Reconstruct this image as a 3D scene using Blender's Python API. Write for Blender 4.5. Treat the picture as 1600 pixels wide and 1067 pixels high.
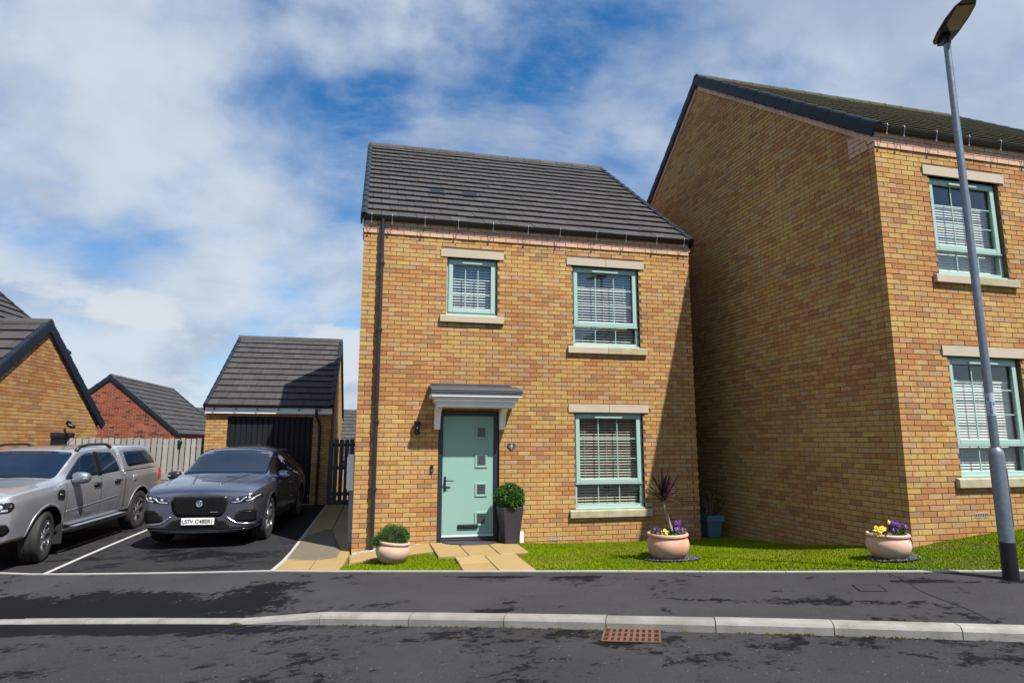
import bpy, bmesh, math, random
import numpy as np
from mathutils import Vector, Matrix, Quaternion
from mathutils.bvhtree import BVHTree

for o in list(bpy.data.objects):
    bpy.data.objects.remove(o, do_unlink=True)
SC = bpy.context.scene
COL = SC.collection
random.seed(7)
RAD = math.radians

# ------------------------------------------------------------------ camera
F_PX = 971.316                       # focal length in pixels of the 1600 px wide photograph
CAM = Vector((0.17635, -10.48847, 1.73432))
YAW, PITCH, ROLL = -0.226457, 0.159423, 0.00117
fw = Vector((-math.sin(YAW) * math.cos(PITCH), math.cos(YAW) * math.cos(PITCH), math.sin(PITCH)))
rt = Vector((math.cos(YAW), math.sin(YAW), 0))
up = rt.cross(fw)
rt2 = rt * math.cos(ROLL) + up * math.sin(ROLL)
up2 = up * math.cos(ROLL) - rt * math.sin(ROLL)
cd = bpy.data.cameras.new('camera')
cd.sensor_fit = 'HORIZONTAL'
cd.sensor_width = 36
cd.lens = F_PX / 1600 * 36
cd.clip_start = .05
cd.clip_end = 3000
cam = bpy.data.objects.new('camera', cd)
COL.objects.link(cam)
m3 = Matrix((rt2, up2, -fw)).transposed()
cam.matrix_world = Matrix.Translation(CAM) @ m3.to_4x4()
SC.camera = cam

def px_of(p):
    d = Vector(p) - CAM
    z = d.dot(fw)
    if z < .1:
        return None
    return 800 + F_PX * d.dot(rt2) / z, 533.5 - F_PX * d.dot(up2) / z

# ------------------------------------------------------------------ sun, sky, exposure
SUN = Vector((.62, -1.0, 1.73)).normalized()
SUN_EL = math.asin(SUN.z)
SUN_AZ = math.atan2(SUN.x, SUN.y)
ld = bpy.data.lights.new('sun', 'SUN')
ld.energy = 5.0
ld.angle = RAD(.53)
ld.color = (1.0, .955, .88)
sun = bpy.data.objects.new('sun', ld)
COL.objects.link(sun)
sun.location = (6, -12, 20)
sun.rotation_euler = (-SUN).to_track_quat('-Z', 'Y').to_euler()

world = bpy.data.worlds.new('World')
SC.world = world
world.use_nodes = True

CLOUD_SEED = 61.3
def sky_world():
    nt = world.node_tree
    nt.nodes.clear()
    N = nt.nodes.new
    L = nt.links.new
    out = N('ShaderNodeOutputWorld')
    bg = N('ShaderNodeBackground')
    bg.inputs['Strength'].default_value = .071
    sky = N('ShaderNodeTexSky')
    sky.sky_type = 'NISHITA'
    sky.sun_disc = False
    sky.sun_elevation = SUN_EL
    sky.sun_rotation = SUN_AZ
    sky.altitude = 50
    sky.air_density = 1.0
    sky.dust_density = .1
    sky.ozone_density = 3.0
    tc = N('ShaderNodeTexCoord')
    sep = N('ShaderNodeSeparateXYZ')
    L(tc.outputs['Generated'], sep.inputs[0])
    def math_(op, a, b=None, c=None):
        n = N('ShaderNodeMath'); n.operation = op
        for i, v in enumerate((a, b, c)):
            if v is None: continue
            if isinstance(v, (int, float)): n.inputs[i].default_value = v
            else: L(v, n.inputs[i])
        return n.outputs[0]
    # cloud layers are sampled on a dome flattened towards the horizon
    zz = math_('ADD', math_('MAXIMUM', sep.outputs[2], 0.0), .42)
    px = math_('DIVIDE', sep.outputs[0], zz)
    py = math_('DIVIDE', sep.outputs[1], zz)
    cmb = N('ShaderNodeCombineXYZ')
    L(px, cmb.inputs[0]); L(py, cmb.inputs[1]); cmb.inputs[2].default_value = 0
    def noise(scale, detail, rough, off, dist=0., sx=1., rot=0.):
        mp = N('ShaderNodeMapping')
        mp.inputs['Location'].default_value = off
        mp.inputs['Rotation'].default_value = (0, 0, rot)
        mp.inputs['Scale'].default_value = (sx, 1, 1)
        L(cmb.outputs[0], mp.inputs[0])
        n = N('ShaderNodeTexNoise')
        n.inputs['Scale'].default_value = scale
        n.inputs['Detail'].default_value = detail
        n.inputs['Roughness'].default_value = rough
        n.inputs['Distortion'].default_value = dist
        L(mp.outputs[0], n.inputs['Vector'])
        return n.outputs['Fac']
    def ramp(x, a, b):
        n = N('ShaderNodeMapRange'); n.interpolation_type = 'SMOOTHSTEP'
        L(x, n.inputs[0]); n.inputs[1].default_value = a; n.inputs[2].default_value = b
        return n.outputs[0]
    S0 = CLOUD_SEED
    big = ramp(noise(1.7, 9, .52, (S0, S0*.37, 0), .15), .40, .57)          # heaped cloud
    wisp = ramp(noise(3.0, 10, .64, (S0+9.1, 4.2, 0), .35, .40, .75), .43, .68)  # thin drawn-out cirrus
    low = math_('MULTIPLY', ramp(sep.outputs[2], .30, .0), .55)               # milky air towards the horizon
    inv = math_('MULTIPLY', math_('SUBTRACT', 1.0, math_('MULTIPLY', big, .93)), math_('SUBTRACT', 1.0, math_('MULTIPLY', wisp, .70)))
    inv = math_('MULTIPLY', inv, math_('SUBTRACT', 1.0, low))
    cn = N('ShaderNodeTexNoise'); cn.inputs['Scale'].default_value = 3.6; cn.inputs['Detail'].default_value = 9; cn.inputs['Roughness'].default_value = .55
    cm = N('ShaderNodeMapping'); cm.inputs['Scale'].default_value = (1, 1, 2.2); cm.inputs['Location'].default_value = (1.3, 5.2, .4)
    L(tc.outputs['Generated'], cm.inputs[0]); L(cm.outputs[0], cn.inputs['Vector'])
    cum = math_('MULTIPLY', ramp(cn.outputs['Fac'], .50, .575), ramp(sep.outputs[2], .27, .17))       # bright heaps low in the sky
    inv = math_('MULTIPLY', inv, math_('SUBTRACT', 1.0, math_('MULTIPLY', cum, .95)))
    cov = math_('SUBTRACT', 1.0, inv)
    shade = ramp(noise(2.4, 8, .55, (S0+5.6, 8.8, 0), .2), .38, .72)
    cc = N('ShaderNodeMix'); cc.data_type = 'RGBA'
    L(shade, cc.inputs[0])
    cc.inputs[6].default_value = (6.0, 6.65, 7.5, 1)
    cc.inputs[7].default_value = (3.3, 4.15, 5.6, 1)
    c2 = N('ShaderNodeMix'); c2.data_type = 'RGBA'
    L(cum, c2.inputs[0]); L(cc.outputs[2], c2.inputs[6]); c2.inputs[7].default_value = (6.3, 6.8, 7.4, 1)
    mix = N('ShaderNodeMix'); mix.data_type = 'RGBA'
    L(cov, mix.inputs[0])
    hs = N('ShaderNodeHueSaturation'); hs.inputs['Saturation'].default_value = 1.38; hs.inputs['Value'].default_value = 1.38
    L(sky.outputs[0], hs.inputs['Color']); L(hs.outputs[0], mix.inputs[6])
    L(c2.outputs[2], mix.inputs[7])
    L(mix.outputs[2], bg.inputs['Color'])
    L(bg.outputs[0], out.inputs['Surface'])
sky_world()

SC.view_settings.view_transform = 'Standard'
SC.view_settings.look = 'None'
SC.view_settings.gamma = 1
SC.view_settings.exposure = .62
SC.render.engine = 'CYCLES'
SC.cycles.max_bounces = 8
SC.cycles.transparent_max_bounces = 12
SC.cycles.caustics_reflective = False
SC.cycles.caustics_refractive = False

# ------------------------------------------------------------------ helpers
class MB:
    """collects faces; build() links them as one mesh object"""
    def __init__(s):
        s.v = []; s.f = []; s.t = []; s.m = []
    def add(s, vs, fs, tone=None, mi=0):
        b = len(s.v)
        s.v.extend([tuple(v) for v in vs])
        for f in fs:
            s.f.append(tuple(b + i for i in f)); s.t.append(tone); s.m.append(mi)
        return s
    def box(s, x0, x1, y0, y1, z0, z1, tone=None, mi=0):
        vs = [(x0,y0,z0),(x1,y0,z0),(x1,y1,z0),(x0,y1,z0),(x0,y0,z1),(x1,y0,z1),(x1,y1,z1),(x0,y1,z1)]
        return s.add(vs, [(0,3,2,1),(4,5,6,7),(0,1,5,4),(1,2,6,5),(2,3,7,6),(3,0,4,7)], tone, mi)
    def obox(s, c, ax, h, tone=None, mi=0):
        c = Vector(c); a, b, d = [Vector(q).normalized() * k for q, k in zip(ax, h)]
        vs = [c + i*a + j*b + k*d for k in (-1,1) for i, j in ((-1,-1),(1,-1),(1,1),(-1,1))]
        return s.add(vs, [(0,3,2,1),(4,5,6,7),(0,1,5,4),(1,2,6,5),(2,3,7,6),(3,0,4,7)], tone, mi)
    def tube(s, pts, r, seg=8, cap=True, tone=None, mi=0):
        pts = [Vector(p) for p in pts]; n = len(pts)
        rs = r if isinstance(r, (list, tuple)) else [r] * n
        ref = None; rings = []
        for i, p in enumerate(pts):
            d = (pts[min(i+1, n-1)] - pts[max(i-1, 0)]).normalized()
            if ref is None:
                ref = d.orthogonal().normalized()
            else:
                ref = (ref - d * ref.dot(d))
                ref = ref.normalized() if ref.length > 1e-6 else d.orthogonal().normalized()
            b = d.cross(ref)
            rings.append([p + (ref * math.cos(2*math.pi*k/seg) + b * math.sin(2*math.pi*k/seg)) * rs[i] for k in range(seg)])
        vs = [v for rg in rings for v in rg]; fs = []
        for i in range(n - 1):
            for k in range(seg):
                k2 = (k + 1) % seg
                fs.append((i*seg+k, i*seg+k2, (i+1)*seg+k2, (i+1)*seg+k))
        if cap:
            fs.append(tuple(range(seg))[::-1]); fs.append(tuple((n-1)*seg + k for k in range(seg)))
        return s.add(vs, fs, tone, mi)
    def lathe(s, prof, seg=24, c=(0,0,0), axis='z', tone=None, mi=0, cap=True):
        c = Vector(c); vs = []; fs = []
        for r, z in prof:
            for k in range(seg):
                a = 2*math.pi*k/seg; x, y = r*math.cos(a), r*math.sin(a)
                vs.append(c + (Vector((x, y, z)) if axis == 'z' else Vector((z, x, y)) if axis == 'x' else Vector((y, z, x))))
        n = len(prof)
        for i in range(n - 1):
            for k in range(seg):
                k2 = (k + 1) % seg
                fs.append((i*seg+k, i*seg+k2, (i+1)*seg+k2, (i+1)*seg+k))
        if cap:
            fs.append(tuple(range(seg))[::-1]); fs.append(tuple((n-1)*seg + k for k in range(seg)))
        return s.add(vs, fs, tone, mi)
    def prism(s, poly, fn0, fn1, tone=None, mi=0):
        n = len(poly)
        vs = [fn0(*p) for p in poly] + [fn1(*p) for p in poly]
        fs = [tuple(range(n))[::-1], tuple(range(n, 2*n))] + [(i, (i+1) % n, n + (i+1) % n, n + i) for i in range(n)]
        return s.add(vs, fs, tone, mi)
    def mesh(s, name, mat, smooth=False):
        me = bpy.data.meshes.new(name)
        me.from_pydata(s.v, [], s.f)
        for m_ in (mat if isinstance(mat, (list, tuple)) else [mat]):
            me.materials.append(m_)
        if any(s.m):
            me.polygons.foreach_set('material_index', s.m)
        if any(t is not None for t in s.t):
            at = me.attributes.new('tone', 'FLOAT_COLOR', 'CORNER')
            buf = []
            for t, f in zip(s.t, s.f):
                t = t or (.5, .5, .5)
                buf.extend((t[0], t[1], t[2], 1.0) * len(f))
            at.data.foreach_set('color', buf)
        if smooth:
            me.polygons.foreach_set('use_smooth', [True] * len(me.polygons))
        me.update()
        return me
    def build(s, name, mat, parent=None, smooth=False, bevel=0, seg=2, angle=None, kind=None):
        me = s.mesh(name, mat, smooth)
        o = link(name, me, parent)
        if bevel:
            bm = o.modifiers.new('bevel', 'BEVEL'); bm.width = bevel; bm.segments = seg
            bm.limit_method = 'ANGLE'; bm.angle_limit = RAD(40)
        if kind: o['kind'] = kind
        return o

def fix_normals(me):
    bm = bmesh.new(); bm.from_mesh(me)
    bmesh.ops.recalc_face_normals(bm, faces=bm.faces)
    bm.to_mesh(me); bm.free()

def link(name, data, parent=None, loc=None, rot=None):
    o = bpy.data.objects.new(name, data)
    COL.objects.link(o)
    if parent is not None: o.parent = parent
    if loc is not None: o.location = loc
    if rot is not None: o.rotation_euler = rot
    return o

def tag(o, label, cat, group=None):
    o['label'] = label; o['category'] = cat
    if group: o['group'] = group
    return o

def thing(name, label, cat, loc=(0,0,0), rotz=0, group=None):
    o = link(name, None, None, loc, (0, 0, rotz))
    o.empty_display_size = .2
    return tag(o, label, cat, group)

def struct(o):
    o['kind'] = 'structure'
    return o

def smooth_by_angle(o, ang=35):
    me = o.data
    me.polygons.foreach_set('use_smooth', [True] * len(me.polygons))
    bm = bmesh.new(); bm.from_mesh(me)
    for e in bm.edges:
        if len(e.link_faces) == 2 and e.calc_face_angle(0) > RAD(ang): e.smooth = False
    bm.to_mesh(me); bm.free()

# ------------------------------------------------------------------ materials
def mat(name, col, rough=.6, metal=0., spec=.5, noise=None, bump=None, coat=0., tone=False, emit=None, alpha=None):
    """noise=(scale, amount, second colour) mottles the colour; bump=(scale, strength) gives fine relief"""
    m = bpy.data.materials.new(name); m.use_nodes = True
    nt = m.node_tree; N = nt.nodes.new; L = nt.links.new
    b = nt.nodes['Principled BSDF']
    b.inputs['Base Color'].default_value = (*col, 1)
    b.inputs['Roughness'].default_value = rough
    b.inputs['Metallic'].default_value = metal
    b.inputs['Specular IOR Level'].default_value = spec
    if coat:
        b.inputs['Coat Weight'].default_value = coat; b.inputs['Coat Roughness'].default_value = .03
    geo = N('ShaderNodeNewGeometry')
    src = None
    if tone:
        a = N('ShaderNodeAttribute'); a.attribute_name = 'tone'; src = a.outputs['Color']
    if noise:
        sc, amt, c2 = noise[:3]
        n = N('ShaderNodeTexNoise'); n.inputs['Scale'].default_value = sc; n.inputs['Detail'].default_value = 6
        n.inputs['Roughness'].default_value = .62
        L(geo.outputs['Position'], n.inputs['Vector'])
        r = N('ShaderNodeMapRange'); r.inputs[1].default_value = .35; r.inputs[2].default_value = .68
        r.inputs[4].default_value = amt
        L(n.outputs['Fac'], r.inputs[0])
        mx = N('ShaderNodeMix'); mx.data_type = 'RGBA'
        L(r.outputs[0], mx.inputs[0])
        if src is None: mx.inputs[6].default_value = (*col, 1)
        else: L(src, mx.inputs[6])
        mx.inputs[7].default_value = (*c2, 1)
        src = mx.outputs[2]
    if src is not None: L(src, b.inputs['Base Color'])
    if bump:
        n = N('ShaderNodeTexNoise'); n.inputs['Scale'].default_value = bump[0]; n.inputs['Detail'].default_value = 5
        L(geo.outputs['Position'], n.inputs['Vector'])
        bp = N('ShaderNodeBump'); bp.inputs['Strength'].default_value = bump[1]; bp.inputs['Distance'].default_value = .01
        L(n.outputs['Fac'], bp.inputs['Height']); L(bp.outputs[0], b.inputs['Normal'])
    if emit:
        b.inputs['Emission Color'].default_value = (*emit[:3], 1); b.inputs['Emission Strength'].default_value = emit[3]
    return m

def brick_mat(name, streak, amt):
    """per-brick tone from the mesh, vertical kiln streaks and grit from the position"""
    m = bpy.data.materials.new(name); m.use_nodes = True
    nt = m.node_tree; N = nt.nodes.new; L = nt.links.new
    b = nt.nodes['Principled BSDF']; b.inputs['Roughness'].default_value = .9; b.inputs['Specular IOR Level'].default_value = .2
    geo = N('ShaderNodeNewGeometry'); at = N('ShaderNodeAttribute'); at.attribute_name = 'tone'
    mp = N('ShaderNodeMapping'); mp.inputs['Scale'].default_value = (8, 8, 4.5)
    L(geo.outputs['Position'], mp.inputs[0])
    n1 = N('ShaderNodeTexNoise'); n1.inputs['Scale'].default_value = 1; n1.inputs['Detail'].default_value = 4; n1.inputs['Roughness'].default_value = .6
    L(mp.outputs[0], n1.inputs['Vector'])
    r1 = N('ShaderNodeMapRange'); r1.inputs[1].default_value = .45; r1.inputs[2].default_value = .68; r1.inputs[4].default_value = amt
    L(n1.outputs['Fac'], r1.inputs[0])
    mx = N('ShaderNodeMix'); mx.data_type = 'RGBA'
    L(r1.outputs[0], mx.inputs[0]); L(at.outputs['Color'], mx.inputs[6]); mx.inputs[7].default_value = (*streak, 1)
    n2 = N('ShaderNodeTexNoise'); n2.inputs['Scale'].default_value = 90; n2.inputs['Detail'].default_value = 4
    L(geo.outputs['Position'], n2.inputs['Vector'])
    r2 = N('ShaderNodeMapRange'); r2.inputs[1].default_value = .3; r2.inputs[2].default_value = .7; r2.inputs[3].default_value = .78; r2.inputs[4].default_value = 1.14
    L(n2.outputs['Fac'], r2.inputs[0])
    n3 = N('ShaderNodeTexNoise'); n3.inputs['Scale'].default_value = .55; n3.inputs['Detail'].default_value = 4
    L(geo.outputs['Position'], n3.inputs['Vector'])
    r3 = N('ShaderNodeMapRange'); r3.inputs[1].default_value = .3; r3.inputs[2].default_value = .7; r3.inputs[3].default_value = .86; r3.inputs[4].default_value = 1.08
    L(n3.outputs['Fac'], r3.inputs[0])
    mm = N('ShaderNodeMath'); mm.operation = 'MULTIPLY'; L(r2.outputs[0], mm.inputs[0]); L(r3.outputs[0], mm.inputs[1])
    sc = N('ShaderNodeVectorMath'); sc.operation = 'SCALE'; L(mx.outputs[2], sc.inputs[0]); L(mm.outputs[0], sc.inputs['Scale'])
    L(sc.outputs[0], b.inputs['Base Color'])
    bp = N('ShaderNodeBump'); bp.inputs['Strength'].default_value = .5; bp.inputs['Distance'].default_value = .004
    L(n2.outputs['Fac'], bp.inputs['Height']); L(bp.outputs[0], b.inputs['Normal'])
    return m

def asphalt_mat(name, base, wet, seed, lo, hi, stretch, grit=1.0, wets=(), fleck=0):
    """dry asphalt with damp patches (darker and glossier), pale aggregate specks"""
    m = bpy.data.materials.new(name); m.use_nodes = True
    nt = m.node_tree; N = nt.nodes.new; L = nt.links.new
    b = nt.nodes['Principled BSDF']
    geo = N('ShaderNodeNewGeometry')
    def noise(scale, det, rough, off=(0,0,0), scl=(1,1,1), rot=0):
        mp = N('ShaderNodeMapping'); mp.inputs['Location'].default_value = off; mp.inputs['Scale'].default_value = scl
        mp.inputs['Rotation'].default_value = (0, 0, rot)
        L(geo.outputs['Position'], mp.inputs[0])
        n = N('ShaderNodeTexNoise'); n.inputs['Scale'].default_value = scale; n.inputs['Detail'].default_value = det; n.inputs['Roughness'].default_value = rough
        L(mp.outputs[0], n.inputs['Vector']); return n.outputs['Fac']
    def rng(x, a, b_, c=0., d=1.):
        r = N('ShaderNodeMapRange'); L(x, r.inputs[0])
        for i, v in enumerate((a, b_, c, d)): r.inputs[i+1].default_value = v
        return r.outputs[0]
    def mul(a, b_, op='MULTIPLY'):
        k = N('ShaderNodeMath'); k.operation = op
        for i, v in enumerate((a, b_)):
            if isinstance(v, (int, float)): k.inputs[i].default_value = v
            else: L(v, k.inputs[i])
        return k.outputs[0]
    field = mul(noise(1.0, 12, .74, seed, stretch, RAD(26)), mul(mul(noise(9, 9, .86, (1, 3, 0), (.9, 1.2, 1), RAD(26)), .5, 'SUBTRACT'), .75), 'ADD')
    for (cx_, cy_, rx_, ry_, rot_, amt_) in wets:          # wetter places: soft ellipses that push the ragged field up
        mp = N('ShaderNodeMapping'); mp.vector_type = 'TEXTURE'
        mp.inputs['Location'].default_value = (cx_, cy_, 0); mp.inputs['Rotation'].default_value = (0, 0, rot_); mp.inputs['Scale'].default_value = (rx_, ry_, 1000)
        L(geo.outputs['Position'], mp.inputs[0])
        ln = N('ShaderNodeVectorMath'); ln.operation = 'LENGTH'; L(mp.outputs[0], ln.inputs[0])
        field = mul(field, rng(ln.outputs['Value'], 1.25, .55, 0., amt_), 'ADD')
    patch = rng(field, lo, hi)
    if fleck:                                              # small drying flecks, thicker in some places
        fl = mul(noise(4.2, 11, .86, (2.2, 7.1, 0), (.9, 1.2, 1), RAD(26)), mul(noise(.55, 3, .5, (5, 1, 0)), .30), 'ADD')
        patch = mul(patch, rng(fl, fleck, fleck + .025), 'MAXIMUM')
    g1 = noise(420, 2, .5)
    g2 = noise(120, 4, .7, (4, 5, 6))
    g3 = noise(.8, 4, .6, (2, 8, 1))
    lum = mul(mul(rng(g2, .3, .7, .58, 1.48), rng(g1, .25, .8, .75, 1.35)), rng(g3, .3, .7, .85, 1.15))
    dry = N('ShaderNodeVectorMath'); dry.operation = 'SCALE'; dry.inputs[0].default_value = base; L(lum, dry.inputs['Scale'])
    wt = N('ShaderNodeVectorMath'); wt.operation = 'SCALE'; wt.inputs[0].default_value = wet; L(lum, wt.inputs['Scale'])
    vor = N('ShaderNodeTexVoronoi'); vor.inputs['Scale'].default_value = 48; L(geo.outputs['Position'], vor.inputs['Vector'])
    spr = N('ShaderNodeSeparateColor'); L(vor.outputs['Color'], spr.inputs[0])
    spk = mul(rng(vor.outputs['Distance'], .34, .20), rng(spr.outputs[0], .965, .985))
    mx = N('ShaderNodeMix'); mx.data_type = 'RGBA'
    L(patch, mx.inputs[0]); L(dry.outputs[0], mx.inputs[6]); L(wt.outputs[0], mx.inputs[7])
    mx2 = N('ShaderNodeMix'); mx2.data_type = 'RGBA'
    L(mul(spk, .8 * grit), mx2.inputs[0]); L(mx.outputs[2], mx2.inputs[6]); mx2.inputs[7].default_value = (.19, .185, .18, 1)
    L(mx2.outputs[2], b.inputs['Base Color'])
    L(rng(patch, 0, 1, .92, .7), b.inputs['Roughness'])
    b.inputs['Specular IOR Level'].default_value = .12
    bp = N('ShaderNodeBump'); bp.inputs['Strength'].default_value = .55; bp.inputs['Distance'].default_value = .006
    L(mul(g2, g1, 'ADD'), bp.inputs['Height']); L(bp.outputs[0], b.inputs['Normal'])
    return m

def glass_mat(name, tint=(.86, .9, .9), boost=1.6, rough=0.0):
    m = bpy.data.materials.new(name); m.use_nodes = True
    nt = m.node_tree; N = nt.nodes.new; L = nt.links.new
    nt.nodes.remove(nt.nodes['Principled BSDF'])
    out = nt.nodes['Material Output']
    tr = N('ShaderNodeBsdfTransparent'); tr.inputs[0].default_value = (*tint, 1)
    gl = N('ShaderNodeBsdfGlossy'); gl.inputs['Roughness'].default_value = rough; gl.inputs[0].default_value = (.95, .97, 1, 1)
    lw = N('ShaderNodeLayerWeight'); lw.inputs['Blend'].default_value = .5      # Schlick from the facing angle, the same from both sides
    p5 = N('ShaderNodeMath'); p5.operation = 'POWER'; L(lw.outputs['Facing'], p5.inputs[0]); p5.inputs[1].default_value = 5
    mm = N('ShaderNodeMath'); mm.operation = 'MULTIPLY_ADD'; mm.use_clamp = True; L(p5.outputs[0], mm.inputs[0]); mm.inputs[1].default_value = .9; mm.inputs[2].default_value = .045*boost
    mx = N('ShaderNodeMixShader'); L(mm.outputs[0], mx.inputs[0]); L(tr.outputs[0], mx.inputs[1]); L(gl.outputs[0], mx.inputs[2])
    L(mx.outputs[0], out.inputs[0])
    return m

def paint_mat(name, col, metal, rough, flake=.5):
    m = mat(name, col, rough, metal, .5, coat=1.0)
    nt = m.node_tree; N = nt.nodes.new; L = nt.links.new; b = nt.nodes['Principled BSDF']
    geo = N('ShaderNodeNewGeometry')
    n = N('ShaderNodeTexNoise'); n.inputs['Scale'].default_value = 2.2; n.inputs['Detail'].default_value = 6
    L(geo.outputs['Position'], n.inputs['Vector'])
    r = N('ShaderNodeMapRange'); r.inputs[1].default_value = .35; r.inputs[2].default_value = .7; r.inputs[3].default_value = rough; r.inputs[4].default_value = rough + .14
    L(n.outputs['Fac'], r.inputs[0]); L(r.outputs[0], b.inputs['Roughness'])
    return m

M = {}
M['brick'] = brick_mat('buff_brick', (.42, .185, .070), .70)
M['brick_red'] = brick_mat('red_brick', (.20, .055, .03), .5)
M['band'] = brick_mat('pink_brick', (.56, .33, .24), .3)
M['mortar'] = mat('mortar', (.11, .074, .040), .95, noise=(14, .6, (.175, .125, .075)), bump=(160, .4))
M['mortar_red'] = mat('pale_mortar', (.40, .34, .28), .95, bump=(160, .4))
M['plain_wall'] = mat('plain_wall', (.36, .23, .12), .9, noise=(5, .6, (.30, .17, .08)))
M['tile'] = mat('roof_tile', (.05, .047, .048), .75, tone=True, noise=(9, .5, (.066, .060, .060)), bump=(130, .5), spec=.35)
M['tile_moss'] = mat('mossy_roof_tile', (.05, .05, .04), .85, tone=True, noise=(16, .8, (.07, .068, .03)), bump=(90, .7), spec=.2)
M['verge'] = mat('navy_plastic', (.009, .014, .027), .55, spec=.3, noise=(6, .4, (.014, .021, .036)))
M['black_plastic'] = mat('black_plastic', (.016, .018, .024), .38, noise=(8, .35, (.028, .030, .036)))
M['stone'] = mat('cast_stone', (.47, .40, .31), .85, noise=(3.5, .6, (.40, .335, .255)), bump=(120, .35))
M['stone_moss'] = mat('mossy_cast_stone', (.42, .37, .27), .88, noise=(7, .75, (.25, .235, .10)), bump=(120, .35))
M['upvc'] = mat('sage_upvc', (.33, .475, .435), .4, noise=(5, .3, (.345, .495, .455)))
M['white_pl'] = mat('white_plastic', (.84, .85, .86), .35, noise=(7, .3, (.70, .71, .73)))
M['slat'] = mat('blind_slat', (.70, .69, .66), .5, noise=(4, .3, (.62, .61, .58)))
M['slat_cream'] = mat('cream_blind_slat', (.60, .54, .44), .5, noise=(4, .3, (.52, .47, .38)))
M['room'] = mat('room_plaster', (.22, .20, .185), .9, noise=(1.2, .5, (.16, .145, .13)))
M['glass'] = glass_mat('window_glass', (.955, .975, .975), 1.45)
M['door'] = mat('sage_door', (.235, .40, .345), .42, noise=(18, .35, (.25, .425, .37)), bump=(60, .18))
M['frame_dark'] = mat('anthracite_frame', (.018, .022, .034), .4, noise=(8, .3, (.026, .03, .042)))
M['lead'] = mat('lead_grey_roof', (.05, .053, .064), .6, spec=.3, noise=(6, .6, (.08, .084, .096)))
M['steel'] = mat('galvanised_steel', (.17, .20, .24), .45, .6, noise=(22, .7, (.26, .30, .335)))
M['garage_door'] = mat('black_garage_door', (.0085, .0095, .014), .6, spec=.25, noise=(8, .4, (.014, .015, .02)))
M['vent'] = mat('roof_vent', (.03, .05, .085), .5, noise=(8, .4, (.045, .065, .10)))
M['steel_dull'] = mat('weathered_galvanising', (.24, .27, .31), .55, .55, noise=(26, .7, (.33, .36, .40)))
M['chrome'] = mat('chrome', (.72, .74, .77), .12, 1.0, noise=(10, .3, (.60, .62, .66)))
M['dark_metal'] = mat('dark_metal', (.02, .021, .024), .35, .4, noise=(9, .4, (.035, .036, .04)))
M['terra'] = mat('terracotta', (.55, .275, .175), .88, noise=(7, .8, (.60, .40, .31)), bump=(60, .35))
M['terra_pale'] = mat('pale_terracotta', (.56, .33, .235), .88, noise=(6, .8, (.62, .46, .38)), bump=(60, .35))
M['planter_dark'] = mat('charcoal_planter', (.034, .030, .036), .55, noise=(12, .5, (.05, .045, .05)), bump=(80, .2))
M['planter_blue'] = mat('blue_planter', (.09, .20, .26), .55, noise=(5, .4, (.10, .225, .285)))
M['soil'] = mat('soil', (.035, .024, .017), .95, noise=(20, .7, (.06, .042, .03)), bump=(80, .8))
M['slab'] = mat('sandstone_slab', (.50, .40, .225), .85, tone=True, noise=(3.6, .75, (.38, .235, .11)), bump=(45, .6))
M['sand'] = mat('joint_sand', (.12, .10, .068), .95, noise=(18, .7, (.18, .15, .10)), bump=(90, .6))
M['kerb'] = mat('concrete_kerb', (.36, .345, .31), .88, tone=True, noise=(2.6, .95, (.165, .155, .13)), bump=(90, .4))
M['edging'] = mat('concrete_edging', (.42, .40, .37), .88, noise=(7, .6, (.33, .31, .28)), bump=(90, .4))
W26 = RAD(-26)
M['asphalt'] = asphalt_mat('road_asphalt', (.040, .0388, .0418), (.0055, .0055, .007), (3.1, 1.4, 0), .585, .605, (1.3, 1.6, 1),
    wets=((-2.5, -2.92, 2.1, .30, W26, .40), (1.9, -5.35, 1.5, .55, W26, .10), (4.6, -6.4, 1.8, .5, W26, .07)), fleck=.715)
M['footway'] = asphalt_mat('footway_asphalt', (.044, .0428, .046), (.0055, .0055, .007), (8.2, 6.6, 0), .60, .62, (1.2, 1.5, 1), .2,
    wets=((-2.65, -2.12, 2.1, .60, W26, .26), (-.75, -2.55, .55, .55, W26, .14), (2.75, -3.55, .75, .16, W26, .13), (4.2, -5.25, 1.3, .14, W26, .13), (2.0, -3.1, 1.2, .07, W26, .12), (6.1, -5.25, .9, .08, W26, .13), (4.9, -4.55, .25, .10, W26, .11)))
M['drive'] = asphalt_mat('drive_asphalt', (.027, .0262, .0285), (.007, .007, .0085), (1.5, 9.3, 0), .545, .585, (.9, 1.4, 1), .35,
    wets=((-2.4, .55, 1.2, .45, W26, .12),))
M['dirt'] = mat('lawn_soil', (.06, .095, .012), .95, noise=(4, .8, (.09, .10, .03)), bump=(60, .8))
M['white_line'] = mat('white_line', (.46, .45, .43), .85, noise=(14, .75, (.30, .29, .275)))
M['rust'] = mat('rusty_iron', (.175, .066, .034), .9, 0, noise=(11, .85, (.085, .05, .035)), bump=(120, .5))
M['hole'] = mat('drain_void', (.008, .007, .006), .9, noise=(20, .5, (.014, .012, .010)))
M['wood'] = mat('weathered_wood', (.33, .31, .29), .9, tone=True, noise=(9, .4, (.22, .205, .19)), bump=(70, .5))
M['wood_dark'] = mat('grey_painted_wood', (.060, .060, .066), .75, noise=(11, .6, (.06, .058, .06)), bump=(70, .4))
M['gravel'] = mat('gravel', (.40, .37, .33), .9, tone=True, noise=(30, .4, (.3, .28, .25)))
M['slate_chip'] = mat('slate_chips', (.055, .06, .07), .7, tone=True, noise=(30, .4, (.09, .095, .105)))
M['grass'] = mat('grass_blade', (.08, .15, .015), .6, tone=True, noise=(1.1, .30, (.20, .20, .010)), spec=.0)
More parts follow.
